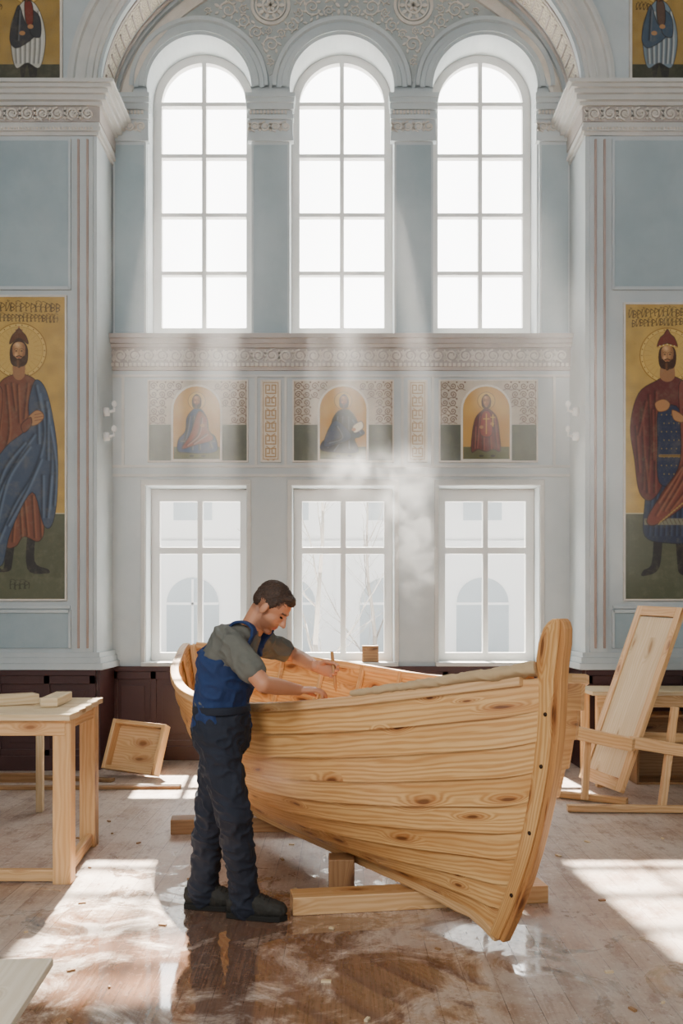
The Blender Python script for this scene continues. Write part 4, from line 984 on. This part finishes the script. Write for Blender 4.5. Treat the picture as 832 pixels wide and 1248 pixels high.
# ------------------------------------------------------------ outside
M['bounce_ground']=plain('bounce_ground','#eeeff1',.9,var=.02); M['fac']=plain('facade_plaster','#f3f3f3',.9,var=.02,sc=1); M['facd']=plain('facade_glass','#aab2b8',.6,var=.04); M['bark']=plain('pale_bark','#968f88',.9)
g=G(); g.bb(-30,30,9.7,60,-.9,-.6); mk('ground',g,M['bounce_ground'],kind=S)  # unseen ground, its white tone added to bounce sun onto the facade
g=G(); g.bb(-18,18,26,27,-.6,8.5,0)
for i in range(-5,6):
    xc=i*2.78-1.5
    g.bb(xc-.75,xc+.75,25.97,26.0,-.3,1.7,1)
    g.face([(a,25.97,b) for a,b in arcpts(xc,1.7,.75,.75,0,pi,14)],1)
    g.bb(xc-.03,xc+.03,25.94,25.97,-.3,2.4,0); g.bb(xc-.75,xc+.75,25.94,25.97,1.66,1.73,0)
    g.bb(xc-1.45,xc-1.33,25.85,26,-.6,3.3,0); g.bb(xc-.55,xc+.55,25.97,26,4.1,5.6,1)
g.bb(-18,18,25.8,26,3.3,3.5,0)
mk('neighbouring_building',g,[M['fac'],M['facd']],label='pale plastered building with arched windows seen outside',cat='building',recalc=False)
def tree(x,y,seed):
    rnd=random.Random(seed); g=G()
    def br(p,d,l,r,k):
        q=p+d*l; g.tube([p,p.lerp(q,.5)+Vector((rnd.uniform(-.03,.03),0,0)),q],[r,r*.85,r*.7],6)
        if k:
            br(q,(d+Vector((rnd.uniform(-.2,.2),rnd.uniform(-.2,.2),.1))).normalized(),l*.85,r*.72,k-1)
            for f in (.5,.8): br(p.lerp(q,f),(d+Vector((rnd.uniform(-1.1,1.1),rnd.uniform(-.5,.5),.1))).normalized(),l*.5,r*.34,k-1)
    br(Vector((x,y,-.6)),Vector((rnd.uniform(-.04,.04),0,1)),1.5,.075,5)
    mk('bare_tree',g,M['bark'],label='leafless slender tree standing outside the window',cat='tree',group='bare trees outside')
tree(-.42,16,1); tree(.72,21,2)
# ------------------------------------------------------------ haze volumes
def volobj(name,box,label,aniso,build,res):
    x0,x1,y0,y1,z0,z1=box; loc=Vector(((x0+x1)/2,(y0+y1)/2,z0))
    m=bpy.data.materials.new(name); m.use_nodes=True; t=m.node_tree
    for n_ in list(t.nodes):
        if n_.type=='BSDF_PRINCIPLED': t.nodes.remove(n_)
    v=t.nodes.new('ShaderNodeVolumeScatter'); v.inputs['Anisotropy'].default_value=aniso
    at=t.nodes.new('ShaderNodeAttribute'); at.attribute_name='density'; t.links.new(at.outputs['Fac'],v.inputs['Density'])
    t.links.new(v.outputs[0],t.nodes['Material Output'].inputs['Volume'])
    ng=bpy.data.node_groups.new(name,'GeometryNodeTree'); ng.interface.new_socket('Geometry',in_out='OUTPUT',socket_type='NodeSocketGeometry')
    out=ng.nodes.new('NodeGroupOutput'); vc=ng.nodes.new('GeometryNodeVolumeCube'); sm_=ng.nodes.new('GeometryNodeSetMaterial'); sm_.inputs['Material'].default_value=m
    vc.inputs['Min'].default_value=(x0-loc.x,y0-loc.y,0); vc.inputs['Max'].default_value=(x1-loc.x,y1-loc.y,z1-z0)
    for k,rr in zip(('Resolution X','Resolution Y','Resolution Z'),res): vc.inputs[k].default_value=rr
    ng.links.new(build(ng,loc),vc.inputs['Density']); ng.links.new(vc.outputs[0],sm_.inputs[0]); ng.links.new(sm_.outputs[0],out.inputs[0])
    me=bpy.data.meshes.new(name); me.materials.append(m)
    o=bpy.data.objects.new(name,me); COL.objects.link(o); o.location=loc; o['label']=label; o['category']='haze'; o['kind']='stuff'
    md=o.modifiers.new('v','NODES'); md.node_group=ng
    return o
def nm(ng,op,a,b=0.0,c=None,clamp=False):
    n_=ng.nodes.new('ShaderNodeMath'); n_.operation=op; n_.use_clamp=clamp
    for i,v in enumerate((a,b,c)):
        if v is None: continue
        if isinstance(v,bpy.types.NodeSocket): ng.links.new(v,n_.inputs[i])
        else: n_.inputs[i].default_value=v
    return n_.outputs[0]
def posn(ng):
    p_=ng.nodes.new('GeometryNodeInputPosition'); s_=ng.nodes.new('ShaderNodeSeparateXYZ'); ng.links.new(p_.outputs[0],s_.inputs[0]); return p_.outputs[0],s_.outputs
def shaft_dust(ng,loc):
    # dust density shaped into slanted streaks that imitate sun shafts
    p_,s_=posn(ng); z=s_[2]
    f=nm(ng,'MULTIPLY',z,.45,clamp=True)
    f=nm(ng,'MULTIPLY',f,nm(ng,'MULTIPLY_ADD',s_[1],-.45,.75,clamp=True))
    u=nm(ng,'ADD',s_[0],nm(ng,'MULTIPLY',s_[1],.085)); v=nm(ng,'SUBTRACT',s_[2],nm(ng,'MULTIPLY',s_[1],1.2))
    cb=ng.nodes.new('ShaderNodeCombineXYZ'); ng.links.new(nm(ng,'MULTIPLY',u,3.4),cb.inputs[0]); ng.links.new(nm(ng,'MULTIPLY',v,.6),cb.inputs[1])
    no=ng.nodes.new('ShaderNodeTexNoise'); no.inputs['Scale'].default_value=1.0; no.inputs['Detail'].default_value=2; ng.links.new(cb.outputs[0],no.inputs['Vector'])
    s2=nm(ng,'MULTIPLY_ADD',no.outputs[0],6.0,-2.7,clamp=True)
    return nm(ng,'MULTIPLY',f,nm(ng,'MULTIPLY_ADD',s2,.095,.002))
def steam(ng,loc):
    p_,s_=posn(ng)
    no=ng.nodes.new('ShaderNodeTexNoise'); no.inputs['Scale'].default_value=4.2; no.inputs['Detail'].default_value=6; no.inputs['Distortion'].default_value=2.4; ng.links.new(p_,no.inputs['Vector'])
    def blob(cx,cz,rx,rz):
        a=nm(ng,'DIVIDE',nm(ng,'SUBTRACT',s_[0],cx-loc.x),rx); b=nm(ng,'DIVIDE',nm(ng,'SUBTRACT',s_[2],cz-loc.z),rz); c=nm(ng,'DIVIDE',s_[1],.42)
        r=nm(ng,'ADD',nm(ng,'ADD',nm(ng,'MULTIPLY',a,a),nm(ng,'MULTIPLY',b,b)),nm(ng,'MULTIPLY',c,c))
        return nm(ng,'SUBTRACT',1.0,nm(ng,'SQRT',r),clamp=True)
    bl=nm(ng,'MAXIMUM',nm(ng,'MAXIMUM',blob(.50,2.40,.66,.40),blob(.58,1.92,.28,.75)),blob(.15,2.52,.42,.24))
    bl=nm(ng,'POWER',bl,1.2)
    d=nm(ng,'MULTIPLY_ADD',no.outputs[0],4.6,-2.1,clamp=True)
    return nm(ng,'MULTIPLY',nm(ng,'MULTIPLY',bl,d),3.6)
volobj('dust_haze',(-2.25,2.22,5.6,8.8,1.5,5.0),'thin dusty haze catching the window light',.5,shaft_dust,(36,14,14))
volobj('steam_cloud',(-.35,1.25,6.35,7.15,1.15,2.95),'soft wisp of steam rising above the boat',.3,steam,(52,24,60))
# ------------------------------------------------------------ light
w=bpy.data.worlds.new('w'); bpy.context.scene.world=w; w.use_nodes=True; t=w.node_tree; bg=t.nodes['Background']
tc=t.nodes.new('ShaderNodeTexCoord'); sx=t.nodes.new('ShaderNodeSeparateXYZ'); t.links.new(tc.outputs['Generated'],sx.inputs[0])
mr=t.nodes.new('ShaderNodeMapRange'); mr.interpolation_type='SMOOTHSTEP'; mr.inputs[1].default_value=-.1; mr.inputs[2].default_value=.6; mr.inputs[3].default_value=1.15; mr.inputs[4].default_value=11
t.links.new(sx.outputs[1],mr.inputs[0]); t.links.new(mr.outputs[0],bg.inputs[1]); bg.inputs[0].default_value=(1,.985,.96,1)
sl=bpy.data.lights.new('sun','SUN'); sl.energy=60; sl.angle=math.radians(1.0); sl.color=(1,.92,.80); so=bpy.data.objects.new('sun',sl); COL.objects.link(so)
sd=Vector((.085,-1,-1.2)).normalized(); so.rotation_euler=sd.to_track_quat('-Z','Y').to_euler()
al=bpy.data.lights.new('fill','AREA'); al.shape='RECTANGLE'; al.size=2.6; al.size_y=2.2; al.energy=270; al.color=(1,.95,.89); ao=bpy.data.objects.new('fill',al); COL.objects.link(ao); ao.location=(-2.8,-1.4,4.6)
ao.rotation_euler=(Vector((.8,7,2.0))-ao.location).to_track_quat('-Z','Y').to_euler()
cam=bpy.data.cameras.new('cam'); co=bpy.data.objects.new('cam',cam); COL.objects.link(co); co.location=(0,0,H); co.rotation_euler=(pi/2,0,0)
cam.sensor_width=36; cam.lens=F/1248*36; cam.shift_y=120/1248; cam.clip_start=.05; cam.clip_end=200
bpy.context.scene.camera=co
